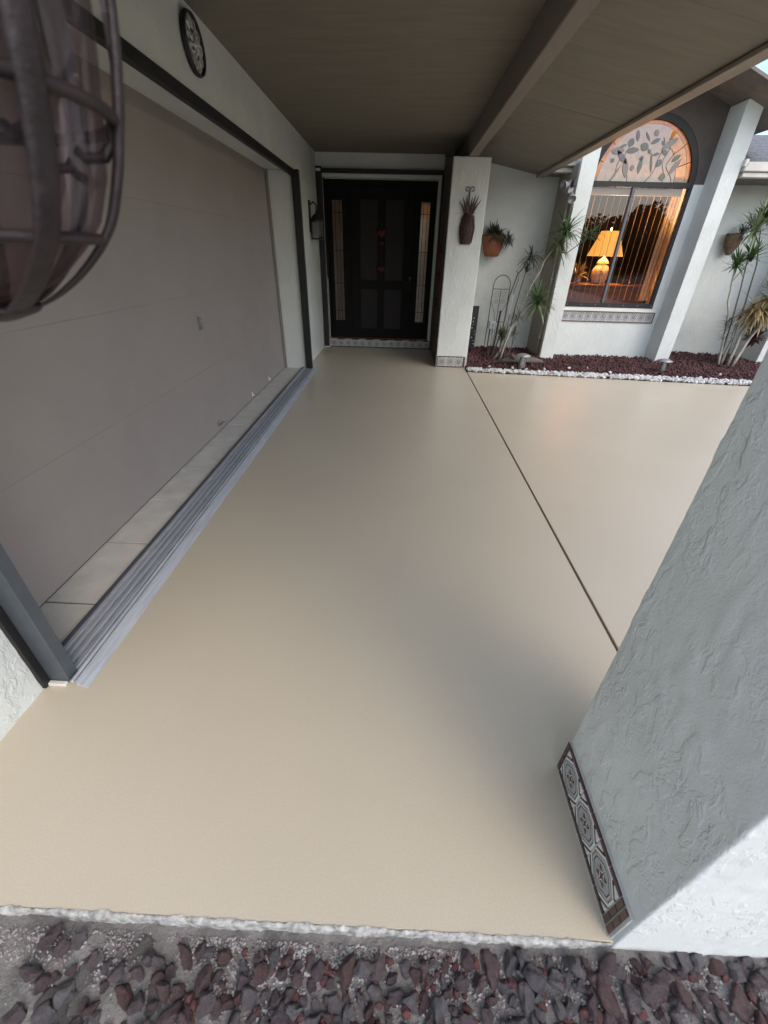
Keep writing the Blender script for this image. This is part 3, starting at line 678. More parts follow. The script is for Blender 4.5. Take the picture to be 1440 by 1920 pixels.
# roll-down screen frame at the door
df = thing('door_screen_frame', (-1.2, 7.4, 0), 'black metal screen frame around the recessed front door', 'screen frame')
box('post', -1.262, -1.180, 7.36, 7.419, 0.016, 2.385, 'bronze', df, 0.003)
box('head_rail', -1.262, 0.548, 7.36, 7.419, 2.317, 2.366, 'bronze', df, 0.003)
box('post', 0.520, 0.5460, 7.28, 7.36, 0.004, 2.316, 'bronze', df, 0.003)
box('foot', -1.260, -1.182, 7.352, 7.415, 0.0008, 0.0155, 'white_trim', df, 0.002)
box('edge_strip', -1.1655, -1.1595, 7.42, 7.44, 0.13, 1.02, 'white_trim', df)
box('end_cap', -1.255, -1.190, 7.335, 7.3595, 2.33, 2.36, 'white_trim', df, 0.002)

# arched window ---------------------------------------------------------
YW = 7.235
win = bpy.data.objects.new('window', None); C.objects.link(win); win.parent = house; win.location = Vector((CX, YW, SILL)) - house.location
tag(win, 'tall arched window with stained glass fanlight and a sliding lower pane')
def arch_band(bm, r0, r1, y0, y1, a0=0, a1=math.pi, n=36, cz=CZ):
    pr = None
    for i in range(n+1):
        a = a0+(a1-a0)*i/n; c, s_ = math.cos(a), math.sin(a)
        q = [bm.verts.new((CX+r*c, y, cz+r*s_)) for r, y in ((r0, y0), (r1, y0), (r1, y1), (r0, y1))]
        if pr:
            for k in range(4): bm.faces.new((pr[k], pr[(k+1) % 4], q[(k+1) % 4], q[k]))
        else: bm.faces.new(q)
        pr = q
    bm.faces.new(pr[::-1])
bm = bmesh.new()
bx(bm, CX-RW+0.001, CX-RW+0.045, YW-0.03, YW+0.03, SILL, CZ-0.04); bx(bm, CX+RW-0.045, CX+RW-0.001, YW-0.03, YW+0.03, SILL, CZ-0.04)
bx(bm, CX-RW+0.001, CX+RW-0.001, YW-0.04, YW+0.03, SILL+0.001, SILL+0.062)
bx(bm, CX-RW+0.001, CX+RW-0.001, YW-0.034, YW+0.03, CZ-0.0395, CZ+0.02)
arch_band(bm, RW-0.075, RW-0.001, YW-0.03, YW+0.03)
wf = obj('frame', bm, 'bronze', win)
box('mullion', 3.120, 3.158, YW-0.036, YW+0.02, SILL+0.063, CZ-0.041, 'bronze_grey', win, 0.003)
for k in range(7):
    bm = bmesh.new(); bmesh.ops.create_uvsphere(bm, u_segments=8, v_segments=5, radius=0.0065); bmesh.ops.translate(bm, verts=bm.verts, vec=(2.60+0.215*k, YW-0.041, SILL+0.035)); obj('screw', bm, 'galvanised', win)
box('pane', CX-RW+0.046, 3.119, YW-0.006, YW-0.002, SILL+0.063, CZ-0.041, 'window_glass', win)
box('pane', 3.159, CX+RW-0.046, YW+0.004, YW+0.008, SILL+0.063, CZ-0.041, 'window_glass', win)
# fanlight: cream field, orange rim pieces, room glow painted as amber panes at right, leaves and flowers, each its own piece of glass
FZ = CZ+0.021
bm = bmesh.new(); rf = RW-0.135
fr_ = lambda i: rf-0.137 if i <= 10 else rf
vs = [(CX+fr_(i)*math.cos(math.pi*i/30), YW-0.002, FZ+fr_(i)*math.sin(math.pi*i/30)) for i in range(31)]
prism(bm, vs, (0, 0.004, 0)); obj('fan_pane', bm, 'fan_glass', win)
for k in range(9):
    bm = bmesh.new(); arch_band(bm, rf+0.002, RW-0.076, YW-0.003, YW+0.003, math.pi*k/9+0.006, math.pi*(k+1)/9-0.006, 6, FZ); obj('rim_pane', bm, 'fan_orange', win)
for k in range(9):
    bm = bmesh.new(); arch_band(bm, rf-0.135, rf-0.004, YW-0.0065, YW-0.0035, math.pi*k/9+0.008, math.pi*(k+1)/9-0.008, 6, FZ)
    if k < 3: obj('glow_pane', bm, 'fan_room_glow', win)
    else: bm.free()
random.seed(21)
def leaf_piece(x, z, l, w, ang, m):
    bm = bmesh.new(); pts = []
    for i in range(9):
        t = i/8; ww = w*math.sin(math.pi*t)**0.8
        pts.append((l*(t-0.5), ww))
    pts += [(p[0], -p[1]) for p in pts[-2:0:-1]]
    c, s_ = math.cos(ang), math.sin(ang)
    prism(bm, [(x+c*u-s_*v, YW-0.0095, z+s_*u+c*v) for u, v in pts], (0, 0.0028, 0)); obj('leaf_pane', bm, m, win)
spots = []
while len(spots) < 26:
    a = random.uniform(0.05, 3.09); r = rf*math.sqrt(random.uniform(0.06, 0.86)); x, z = CX+r*math.cos(a), FZ+0.02+r*math.sin(a)*0.97
    if z < FZ+0.14 and random.random() < 0.7: continue
    if math.hypot(x-CX, z-FZ) > rf-0.07 or z < FZ+0.05: continue
    if any(math.hypot(x-p[0], z-p[1]) < 0.075 for p in spots): continue
    spots.append((x, z)); leaf_piece(x, z, random.choice((0.06, 0.09, 0.12, 0.17, 0.22)), random.uniform(0.012, 0.045), random.uniform(0.0, 3.1), random.choice(['fan_purple', 'fan_purple', 'fan_purple', 'fan_green', 'fan_rose']))
bm = bmesh.new()
for x0, k in ((2.78, 0.2), (3.02, -0.25), (3.26, 0.3), (3.5, -0.15), (3.62, -0.3)):
    p = []
    for i in range(9):
        t = i/8; p.append((x0 + k*0.4*math.sin(t*2.4) + 0.02*math.sin(t*9), YW-0.006, FZ+0.002+t*0.46*math.sqrt(max(0.05, 1-((x0-CX)/rf)**2))))
    tube(bm, p, 0.0028, 5)
obj('leading', bm, 'lead', win)
sill = box('sill', CX-RW-0.03, CX+RW+0.045, 7.150, 7.1995, 0.683, 0.722, 'white_trim', win, 0.006)
gr = box('tile_bed', CX-RW-0.03, 3.985, 7.1905, 7.1995, 0.527, 0.682, 'grout_light', win)
for k in range(13): tile(sill, TP, (3.962-0.1182*k-0.057, 7.186, 0.606), 0.1145, 0.118)
for zz in (0.5345, 0.6765): box('tile_border', CX-RW-0.03, 3.985, 7.1855, 7.190, zz-0.006, zz+0.006, 'tile_brown', sill)
box('tile_border', 3.968, 3.984, 7.1845, 7.190, 0.541, 0.670, 'tile_brown', sill)

# room behind the window -------------------------------------------------
room = bpy.data.objects.new('room', None); C.objects.link(room); room.parent = house; room.location = Vector((3.2, 8, 0)) - house.location
box('room_wall', 2.30, 4.60, 10.6, 10.65, 0, 2.95, 'room_wall', room); box('room_wall', 2.459, 2.47, 7.71, 10.6, 0, 2.95, 'room_wall', room)
box('room_wall', 4.60, 4.62, 7.85, 10.6, 0, 2.95, 'room_wall', room); box('room_ceiling', 2.30, 4.62, 7.31, 10.6, 2.98, 3.0, 'blind_vane', room)
box('room_floor', 2.30, 4.62, 7.31, 10.6, 0.0, 0.02, 'room_wood', room)
box('room_wall', 2.30, 4.62, 10.58, 10.598, 2.95, 3.4, 'room_wall', room)
# vertical blinds hang from a head rail; most vanes are turned edge-on
bl = thing('vertical_blinds', (3.2, 7.36, 0.8), 'cream vertical blinds hanging open behind the arched window', 'blinds')
box('head_rail', CX-RW+0.05, CX+RW-0.05, 7.335, 7.385, 2.135, 2.20, 'blind_vane', bl, 0.003)
for k in range(13):
    x = 2.60 + 0.092*k; a = R(97+random.uniform(-3, 3)); dx, dy = 0.042*math.cos(a), 0.042*math.sin(a)
    a2 = math.atan2(7.36, x); tw = R(random.uniform(1.0, 4.5)); dx, dy = 0.040*math.cos(a2+tw), 0.040*math.sin(a2+tw)
    bm = bmesh.new(); w = Vector((-dy, dx, 0)).normalized()*0.0007; z0 = 0.83
    prism(bm, [(x-dx-w.x, 7.36-dy-w.y, z0), (x+dx-w.x, 7.36+dy-w.y, z0), (x+dx+w.x, 7.36+dy+w.y, z0), (x-dx+w.x, 7.36-dy+w.y, z0)], (0, 0, 1.305)); obj('vane', bm, 'vane', bl)
for k in range(3):
    x = 3.765 + 0.056*k
    bm = bmesh.new(); prism(bm, [(x-0.026, 7.345+0.010*k, 0.83), (x+0.026, 7.362+0.010*k, 0.83), (x+0.026, 7.364+0.010*k, 0.83), (x-0.026, 7.347+0.010*k, 0.83)], (0, 0, 1.305)); obj('vane', bm, 'vane', bl)
dr = thing('dresser', (3.3, 7.95, 0), 'reddish brown wooden dresser under the table lamp', 'dresser')
box('top', 2.62, 4.05, 7.68, 8.25, 0.985, 1.02, 'room_wood', dr, 0.006)
box('body', 2.66, 4.0, 7.72, 8.2, 0.02, 0.984, 'room_wood', dr, 0.004)
for k in range(3): box('drawer', 2.72, 3.94, 7.705, 7.719, 0.10+0.29*k, 0.36+0.29*k, 'room_wood', dr, 0.006)
tl = thing('table_lamp', (3.28, 7.93, 1.021), 'lit table lamp with pleated shade glowing behind the window', 'lamp')
bm = bmesh.new(); lathe(bm, (3.28, 7.93, 0), [(0.10, 1.021), (0.115, 1.03), (0.10, 1.05), (0.135, 1.13), (0.135, 1.21), (0.09, 1.28), (0.06, 1.30)]); obj('base', bm, 'ceramic', tl, smooth=True)
bm = bmesh.new(); lathe(bm, (3.28, 7.93, 0), [(0.028, 1.301), (0.095, 1.31), (0.07, 1.35), (0.03, 1.385), (0.012, 1.40), (0.012, 1.46)]); obj('neck', bm, 'lamp_glow', tl, smooth=True)
bm = bmesh.new(); n_ = 72; rr = []
for r_, z in ((0.265, 1.41), (0.20, 1.57), (0.135, 1.745)):
    rr.append([bm.verts.new((3.28+(r_+(0.004 if k % 2 else -0.004))*math.cos(6.28319*k/n_), 7.93+(r_+(0.004 if k % 2 else -0.004))*math.sin(6.28319*k/n_), z)) for k in range(n_)])
for a, b_ in zip(rr, rr[1:]):
    for k in range(n_): bm.faces.new((a[k], a[(k+1) % n_], b_[(k+1) % n_], b_[k]))
obj('shade', bm, 'lamp_shade', tl)
bm = bmesh.new(); lathe(bm, (3.28, 7.93, 0), [(0.004, 1.745), (0.006, 1.765), (0.014, 1.775), (0.010, 1.79), (0.002, 1.80)], 10); obj('finial', bm, 'lamp_glow', tl, smooth=True)
pl = bpy.data.lights.new('lamp_bulb', 'POINT'); pl.energy = 34; pl.color = (1.0, 0.56, 0.22); pl.shadow_soft_size = 0.04
po = bpy.data.objects.new('lamp_bulb', pl); C.objects.link(po); po.location = Vector((3.28, 7.93, 1.735)) - tl.location; po.parent = tl

# lit hall behind the sidelights
hall = bpy.data.objects.new('hall', None); C.objects.link(hall); hall.parent = house; hall.location = Vector((-0.3, 8.5, 0)) - house.location
box('hall_wall', -1.6, 0.9, 9.6, 9.65, 0, 2.5, 'blind_vane', hall); box('hall_wall', -1.62, -1.6, 7.76, 9.6, 0, 2.5, 'blind_vane', hall)
box('hall_wall', 0.9, 0.92, 7.76, 9.6, 0, 2.5, 'blind_vane', hall); box('hall_floor', -1.6, 0.9, 7.66, 9.6, 0.0, 0.02, 'room_wood', hall)
hl = bpy.data.lights.new('hall_lamp', 'POINT'); hl.energy = 4.5; hl.color = (1.0, 0.62, 0.32); hl.shadow_soft_size = 0.1
ho = bpy.data.objects.new('hall_lamp', hl); C.objects.link(ho); ho.parent = hall; ho.location = Vector((0.15, 8.2, 2.2)) - Vector((-0.3, 8.5, 0))

# ------------------------------------------------------------------ hanging lantern close to the viewer
LC = Vector((-0.31, 0.326, 0)); A0 = math.atan2(-LC.y, -LC.x)
lt = thing('hanging_lantern', (LC.x, LC.y, 1.342), 'rusty iron cage lantern hanging close by in the upper left corner', 'lantern')
raw = [(0.008, 1.3435), (0.024, 1.346), (0.043, 1.3525), (0.062, 1.3645), (0.081, 1.381), (0.0985, 1.402), (0.1115, 1.431), (0.1215, 1.463), (0.128, 1.49), (0.133, 1.52), (0.139, 1.58), (0.141, 1.66)]
prof = []
for i in range(len(raw)-1):
    p0, p1, p2, p3 = raw[max(i-1, 0)], raw[i], raw[i+1], raw[min(i+2, len(raw)-1)]
    for j in range(4):
        t = j/4; prof.append(tuple(0.5*(2*b+(c-a)*t+(2*a-5*b+4*c-d)*t*t+(3*b-a-3*c+d)*t**3) for a, b, c, d in zip(p0, p1, p2, p3)))
prof.append(raw[-1])
for k in range(8):
    a = A0 + R(29 + 45*k); t = Vector((-math.sin(a), math.cos(a), 0)); e = Vector((math.cos(a), math.sin(a), 0))
    bm = bmesh.new(); pr = None
    for i, (r_, z) in enumerate(prof):
        w = 0.0088*min(1, 0.55 + r_/0.09); jit = 0.0005*noise.noise(Vector((i*0.5, k, 0)))
        q = [bm.verts.new(LC + e*(r_+d+jit) + t*s_*w + Vector((0, 0, z))) for d, s_ in ((0, -1), (0.003, -0.6), (0.003, 0.6), (0, 1), (-0.004, 0.7), (-0.004, -0.7))]
        if pr:
            for j in range(6): bm.faces.new((pr[j], pr[(j+1) % 6], q[(j+1) % 6], q[j]))
        pr = q
    obj('strap', bm, 'rusty_iron', lt, smooth=True)
    bm = bmesh.new(); p0 = LC + e*0.1165
    tube(bm, [p0+Vector((0, 0, 1.468)), p0-e*0.002+Vector((0, 0, 1.452)), p0-e*0.010+Vector((0, 0, 1.443)), p0-e*0.022+Vector((0, 0, 1.441)), p0-e*0.027+Vector((0, 0, 1.446))], [0.003, 0.0034, 0.0038, 0.0036, 0.003], 7); obj('hook', bm, 'rusty_iron', lt, smooth=True)
    bm = bmesh.new(); rl_ = [(0.003, 1.492), (0.008, 1.502), (0.012, 1.512), (0.013, 1.54), (0.013, 1.62)]
    for (w0, z0), (w1, z1) in zip(rl_, rl_[1:]):
        ra, rb = 0.124+0.10*(z0-1.49), 0.124+0.10*(z1-1.49)
        prism(bm, [LC+e*ra-t*w0+Vector((0, 0, z0)), LC+e*ra+t*w0+Vector((0, 0, z0)), LC+e*rb+t*w1+Vector((0, 0, z1)), LC+e*rb-t*w1+Vector((0, 0, z1))], e*0.003)
    obj('leaf_plate', bm, 'rusty_iron', lt)
for r_, z, t_ in ((0.1185, 1.463, 0.0042), (0.0895, 1.3935, 0.0036), (0.136, 1.56, 0.005), (0.141, 1.66, 0.006)):
    bm = bmesh.new(); ring(bm, (LC.x, LC.y, z), r_, t_, 56, 8); obj('ring', bm, 'rusty_iron', lt, smooth=True)
bm = bmesh.new(); lathe(bm, (LC.x, LC.y, 0), [(0.004, 1.3495), (0.022, 1.352), (0.040, 1.358), (0.058, 1.3695), (0.076, 1.3855), (0.0845, 1.3945)], 40, cap=False); obj('lower_bowl', bm, 'lantern_glass_dark', lt, smooth=True)
bm = bmesh.new(); lathe(bm, (LC.x, LC.y, 0), [(0.0848, 1.395), (0.093, 1.405), (0.105, 1.432), (0.112, 1.463), (0.121, 1.51), (0.128, 1.58), (0.13, 1.65)], 40, cap=False); obj('globe', bm, 'lantern_glass', lt, smooth=True)
bm = bmesh.new(); lathe(bm, (LC.x, LC.y, 0), [(0.152, 1.655), (0.155, 1.672), (0.11, 1.72), (0.05, 1.76), (0.02, 1.79), (0.012, 1.81)], 32); obj('cap', bm, 'rusty_iron', lt, smooth=True)
bm = bmesh.new(); lathe(bm, (LC.x, LC.y, 0), [(0.008, 1.3395), (0.020, 1.3405), (0.034, 1.3455), (0.038, 1.3495), (0.034, 1.3515), (0.012, 1.3465)], 28); obj('bottom_cap', bm, 'rusty_iron', lt, smooth=True)
for k in range(17):
    bm = bmesh.new(); ring(bm, (0, 0, 0), 0.016, 0.003, 14, 6, 'x' if k % 2 else 'y')
    for v in bm.verts: v.co = Vector((v.co.x, v.co.y, v.co.z*1.45)) + Vector((LC.x, LC.y, 1.832+0.0425*k))
    obj('chain_link', bm, 'rusty_iron', lt, smooth=True)
bm = bmesh.new(); lathe(bm, (LC.x, LC.y, 0), [(0.01, 2.515), (0.05, 2.525), (0.055, 2.5445)], 20); obj('canopy', bm, 'rusty_iron', lt, smooth=True)

# ------------------------------------------------------------------ wall plaque above the garage
py, pz = 3.385, 2.375
pq = thing('wall_plaque', (XW, py, pz-0.13), 'round pierced metal plaque on the wall above the garage opening', 'plaque')
bm = bmesh.new(); ring(bm, (XW+0.03, py, pz), 0.125, 0.0055, 36, 8, 'x'); obj('rim', bm, 'slate_panel', pq, smooth=True)
bm = bmesh.new(); ring(bm, (XW+0.016, py, pz), 0.127, 0.007, 36, 6, 'x', 1.6); obj('back_rim', bm, 'black_iron', pq, smooth=True)
bm = bmesh.new()
for i in range(24):
    a0, a1 = 6.28319*i/24, 6.28319*(i+1)/24
    prism(bm, [(XW+0.012, py, pz), (XW+0.012, py+0.12*math.cos(a0), pz+0.12*math.sin(a0)), (XW+0.012, py+0.12*math.cos(a1), pz+0.12*math.sin(a1))], (0.004, 0, 0))
obj('back', bm, 'plaque_metal', pq)
for i in range(10):
    a = 6.28319*i/10; c, s_ = math.cos(a), math.sin(a)
    bm = bmesh.new(); ring(bm, (XW+0.022, py+0.085*c, pz+0.085*s_), 0.022, 0.005, 14, 6, 'x'); obj('scroll', bm, 'plaque_metal', pq, smooth=True)
    bm = bmesh.new(); tube(bm, [(XW+0.022, py+0.02*c, pz+0.02*s_), (XW+0.028, py+0.042*math.cos(a+0.35), pz+0.042*math.sin(a+0.35)), (XW+0.022, py+0.066*c, pz+0.066*s_)], 0.006, 6); obj('petal', bm, 'plaque_metal', pq, smooth=True)
bm = bmesh.new(); bmesh.ops.create_uvsphere(bm, u_segments=14, v_segments=8, radius=0.02); bmesh.ops.translate(bm, verts=bm.verts, vec=(XW+0.02, py, pz)); obj('boss', bm, 'plaque_metal', pq, smooth=True)

# ------------------------------------------------------------------ wall lantern near the front door
wx, wy = -1.165, 6.72
wl = thing('wall_lantern', (XW, wy, 1.53), 'black wall lantern with smoky square glass beside the front door', 'lantern')
box('back_plate', XW+0.001, XW+0.016, wy-0.05, wy+0.05, 1.60, 1.95, 'black_iron', wl, 0.004)
bm = bmesh.new(); tube(bm, [(XW+0.016, wy, 1.90), (XW+0.06, wy, 1.93), (wx, wy, 1.90), (wx, wy, 1.82)], 0.010, 7); obj('arm', bm, 'black_iron', wl, smooth=True)
bm = bmesh.new(); lathe(bm, (wx, wy, 0), [(0.095, 1.715), (0.10, 1.73), (0.06, 1.78), (0.02, 1.81), (0.012, 1.84)], 4); obj('roof', bm, 'black_iron', wl)
for sx_ in (-1, 1):
    for sy_ in (-1, 1): box('corner_bar', wx+sx_*0.062-0.006, wx+sx_*0.062+0.006, wy+sy_*0.062-0.006, wy+sy_*0.062+0.006, 1.535, 1.714, 'black_iron', wl)
for d in (-1, 1):
    box('pane', wx-0.055, wx+0.055, wy+d*0.062-0.0015, wy+d*0.062+0.0015, 1.55, 1.713, 'lantern_glass_smoky', wl)
    box('pane', wx+d*0.062-0.0015, wx+d*0.062+0.0015, wy-0.055, wy+0.055, 1.55, 1.713, 'lantern_glass_smoky', wl)
box('base', wx-0.072, wx+0.072, wy-0.072, wy+0.072, 1.515, 1.5345, 'black_iron', wl, 0.004)
bm = bmesh.new(); lathe(bm, (wx, wy, 0), [(0.012, 1.5355), (0.016, 1.56), (0.024, 1.60), (0.022, 1.64), (0.008, 1.66)], 12); obj('bulb', bm, 'white_plastic', wl, smooth=True)

# ------------------------------------------------------------------ pineapple ornament on the far pillar
pn = thing('pineapple_ornament', (0.785, 6.14, 1.49), 'dark rusty metal pineapple wall ornament on the far pillar', 'ornament')
bm = bmesh.new(); lathe(bm, (0.785, 6.142, 0), [(0.055, 1.492), (0.066, 1.497), (0.075, 1.53), (0.088, 1.59), (0.092, 1.65), (0.085, 1.71), (0.066, 1.77), (0.050, 1.81)], 16, 0.62); 
for v in bm.verts:
    if v.co.y > 6.144: v.co.y = 6.144
obj('body', bm, 'pineapple_metal', pn)
for k in range(7):
    for q in (-1, 1):
        bm = bmesh.new(); p = []
        for i in range(9):
            t = i/8; z = 1.51 + t*0.28; r_ = 0.092*math.sin(1.25 + 0.9*(t-0.45)*2) if False else (0.074+0.018*math.sin(t*3.0))
            a = -math.pi + math.pi*((k+0.5)/7) + q*(t-0.5)*0.9
            if a < -math.pi or a > 0: continue
            p.append((0.785+r_*1.01*math.cos(a), 6.142+0.64*r_*math.sin(a), z))
        if len(p) > 2: tube(bm, p, 0.0028, 5); obj('rib', bm, 'pineapple_metal', pn)
        else: bm.free()
for k, (dx, h, cv) in enumerate(((-0.095, 0.13, 0.3), (-0.07, 0.17, 0.2), (-0.042, 0.19, 0.1), (-0.015, 0.17, 0.05), (0.02, 0.17, 0.05), (0.05, 0.19, 0.1), (0.08, 0.185, 0.15), (0.10, 0.15, 0.25), (0.085, 0.06, 0.9), (-0.08, 0.05, 0.9))):
    bm = bmesh.new(); pr = None
    for i in range(6):
        t = i/5; w = 0.017*(1-t)**0.7+0.001; x = 0.785 + dx*0.35 + dx*0.75*t + dx*cv*t*t; z = 1.795 + h*t - (0.05*t*t if cv > 0.5 else 0); y = 6.128 - 0.03*math.sin(t*2)*(0.4+(k % 3)*0.3)
        q_ = [bm.verts.new(c) for c in ((x-w, y, z), (x, y-0.006*(1-t), z), (x+w, y, z))]
        if pr: bm.faces.new((pr[0], pr[1], q_[1], q_[0])); bm.faces.new((pr[1], pr[2], q_[2], q_[1]))
        pr = q_
    obj('leaf', bm, 'pineapple_metal', pn)
bm = bmesh.new(); tube(bm, [(0.775, 6.138, 1.80), (0.775, 6.14, 2.03)], 0.006, 6)
for q in (-1, 1):
    tube(bm, [(0.775+q*(0.032-0.028*math.cos(i*0.62)*(1-i*0.055)), 6.139, 2.035+0.030*math.sin(i*0.62)*(1-i*0.06)) for i in range(10)], 0.0045, 6)
obj('scroll_hook', bm, 'black_iron', pn, smooth=True)

# ------------------------------------------------------------------ hearts on the door and by the pillar
def heart(bm, c, s, axis='y', th=0.02):
    pts = []
    for i in range(28):
        t = 6.28319*i/28; u = 16*math.sin(t)**3/17; w = (13*math.cos(t)-5*math.cos(2*t)-2*math.cos(3*t)-math.cos(4*t))/17
        pts.append((u*s, w*s))
    fr = [bm.verts.new((c[0]+u, c[1], c[2]+w) if axis == 'y' else (c[0], c[1]+u, c[2]+w)) for u, w in pts]
    k = 0.72; d = (0, -th, 0) if axis == 'y' else (-th, 0, 0)
    md = [bm.verts.new((c[0]+u*k+d[0], c[1]+d[1], c[2]+w*k) if axis == 'y' else (c[0]+d[0], c[1]+u*k, c[2]+w*k)) for u, w in pts]
    n_ = len(pts)
    for i in range(n_): bm.faces.new((fr[i], fr[(i+1) % n_], md[(i+1) % n_], md[i]))
    bm.faces.new(md); bm.faces.new(fr[::-1])
hw = thing('heart_hanging', (-0.322, YD-0.03, 1.0), 'red felt heart decoration hanging on the dark front door', 'decoration')
for z, s_ in ((1.63, 0.085), (1.50, 0.045), (1.16, 0.075)):
    bm = bmesh.new(); heart(bm, (-0.322, YD-0.036, z), s_); obj('heart', bm, 'red_felt', hw)
bm = bmesh.new(); tube(bm, [(-0.322, YD-0.034, 1.78), (-0.322, YD-0.034, 1.05)], 0.004, 5); obj('ribbon', bm, 'red_felt', hw)
hg = thing('heart_garland', (0.545, 7.0, 0.9), 'string of small red hearts hanging along the wall beside the far pillar', 'decoration')
for y, z, s_ in ((6.72, 1.38, 0.055), (6.72, 1.12, 0.065), (6.72, 0.80, 0.055), (6.72, 1.45, 0.04)):
    bm = bmesh.new(); heart(bm, (0.5445, y, z), s_, 'x', 0.03); obj('heart', bm, 'red_felt', hg)
bm = bmesh.new(); tube(bm, [(0.541, 6.72, 1.9), (0.541, 6.72, 0.72)], 0.004, 5); obj('string', bm, 'red_felt', hg)

# ------------------------------------------------------------------ foliage
def blade(bm, p, d, l, w, droop, seg=4):
    d = d.normalized(); side = d.cross(Vector((0, 0, 1)))
    if side.length < 0.1: side = Vector((1, 0, 0))
    side.normalize(); pr = None; c = Vector(p); st_ = l/seg
    for i in range(seg+1):
        t = i/seg; ww = w*(0.55+0.9*t)*(1-t)**0.55 if t < 1 else 0.0004
        q = (bm.verts.new(c-side*ww), bm.verts.new(c+side*ww))
        if pr: bm.faces.new((pr[0], pr[1], q[1], q[0]))
        pr = q; d = (d + Vector((0, 0, -droop/seg))).normalized(); c = c + d*st_
def rosette(name, c, n, l, w, m, parent, up=0.35, droop=0.8, lean=(0, 0, 0)):
    n = int(n*1.7); w *= 1.8
    bm = bmesh.new()
    for k in range(n):
        a = random.uniform(0, 6.283); e = random.gauss(up, 0.42)
        d = Vector((math.cos(a)*math.cos(e), math.sin(a)*math.cos(e), math.sin(e))) + Vector(lean)
        blade(bm, Vector(c)+Vector((random.gauss(0, 0.008), random.gauss(0, 0.008), random.gauss(0, 0.02))), d, l*random.uniform(0.6, 1.12), w, droop*random.uniform(0.4, 1.5))
    return obj(name, bm, m, parent)
def wig(pts, amp=0.006, sub=4):
    out = []
    for a, b in zip(pts, pts[1:]):
        a, b = Vector(a), Vector(b)
        for i in range(sub): p = a.lerp(b, i/sub); out.append(p + Vector((amp*noise.noise(p*9), amp*noise.noise(p*9+Vector((5, 0, 0))), 0)))
    out.append(Vector(pts[-1])); return out
def stem(parent, pts, r0, r1, m):
    p = wig(pts); bm = bmesh.new(); tube(bm, p, [r0+(r1-r0)*i/(len(p)-1) for i in range(len(p))], 7); return obj('stem', bm, m, parent, smooth=True)
dp = thing('dracaena', (1.55, 6.7, 0.03), 'tall thin branching dracaena with spiky leaf tufts beside the trellis', 'plant')
stem(dp, [(1.50, 6.70, 0.03), (1.62, 6.70, 0.25), (1.71, 6.70, 0.55), (1.79, 6.71, 0.80), (1.85, 6.72, 1.02), (1.94, 6.70, 1.21), (1.97, 6.70, 1.34), (2.07, 6.68, 1.50), (2.16, 6.66, 1.66)], 0.017, 0.010, 'stem_pale')
stem(dp, [(1.58, 6.66, 0.03), (1.66, 6.68, 0.48), (1.75, 6.68, 0.63), (1.90, 6.66, 0.76), (1.96, 6.65, 0.83)], 0.015, 0.010, 'stem_pale')
stem(dp, [(1.46, 6.74, 0.03), (1.56, 6.74, 0.45), (1.58, 6.75, 0.86), (1.65, 6.75, 1.16), (1.74, 6.74, 1.30), (1.78, 6.74, 1.37)], 0.012, 0.008, 'stem_dark')
stem(dp, [(1.64, 6.74, 0.03), (1.70, 6.76, 0.76), (1.74, 6.77, 1.06), (1.77, 6.77, 1.26)], 0.010, 0.006, 'stem_dark')
stem(dp, [(1.97, 6.70, 1.34), (1.86, 6.72, 1.40), (1.80, 6.74, 1.38)], 0.007, 0.006, 'stem_dark')
stem(dp, [(2.10, 6.68, 1.45), (2.22, 6.62, 1.43), (2.36, 6.55, 1.55), (2.44, 6.52, 1.62)], 0.006, 0.005, 'stem_dark')
stem(dp, [(1.54, 6.68, 0.03), (1.56, 6.68, 0.30)], 0.012, 0.010, 'stem_dark')
for x0, x1, h in ((1.68, 1.78, 0.34), (1.72, 1.75, 0.42), (1.40, 1.42, 0.5), (1.61, 1.70, 0.62)):
    stem(dp, [(x0, 6.78, 0.03), ((x0+x1)/2+0.02, 6.79, h*0.5), (x1, 6.8, h)], 0.008, 0.004, 'stem_dark')
rosette('leaf_tuft', (2.17, 6.65, 1.67), 60, 0.34, 0.0075, 'leaf_green', dp, 0.35, 0.7)
rosette('leaf_tuft', (2.10, 6.67, 1.53), 46, 0.30, 0.0065, 'leaf_olive', dp, 0.1, 0.9)
rosette('leaf_tuft', (1.79, 6.74, 1.38), 34, 0.26, 0.006, 'leaf_grey', dp, 0.25, 0.8)
rosette('leaf_tuft', (1.97, 6.65, 0.84), 62, 0.34, 0.0075, 'leaf_green', dp, 0.45, 0.7, (0.25, 0, 0.1))
rosette('leaf_tuft', (1.98, 6.64, 0.82), 16, 0.36, 0.007, 'leaf_pale', dp, 0.1, 0.5, (0.5, -0.2, 0))
rosette('leaf_tuft', (1.56, 6.68, 0.31), 34, 0.22, 0.006, 'leaf_olive', dp, 0.8, 0.3)
rosette('leaf_tuft', (2.44, 6.52, 1.63), 36, 0.22, 0.006, 'leaf_green', dp, 0.5, 0.6)
rosette('leaf_tuft', (1.74, 6.68, 0.62), 22, 0.20, 0.005, 'leaf_grey', dp, 0.2, 0.5)
rosette('leaf_tuft', (1.77, 6.77, 1.2), 16, 0.16, 0.005, 'leaf_grey', dp, 0.8, 0.2)
rosette('leaf_tuft', (1.74, 6.78, 0.36), 22, 0.16, 0.004, 'leaf_grey', dp, 0.3, 0.3)

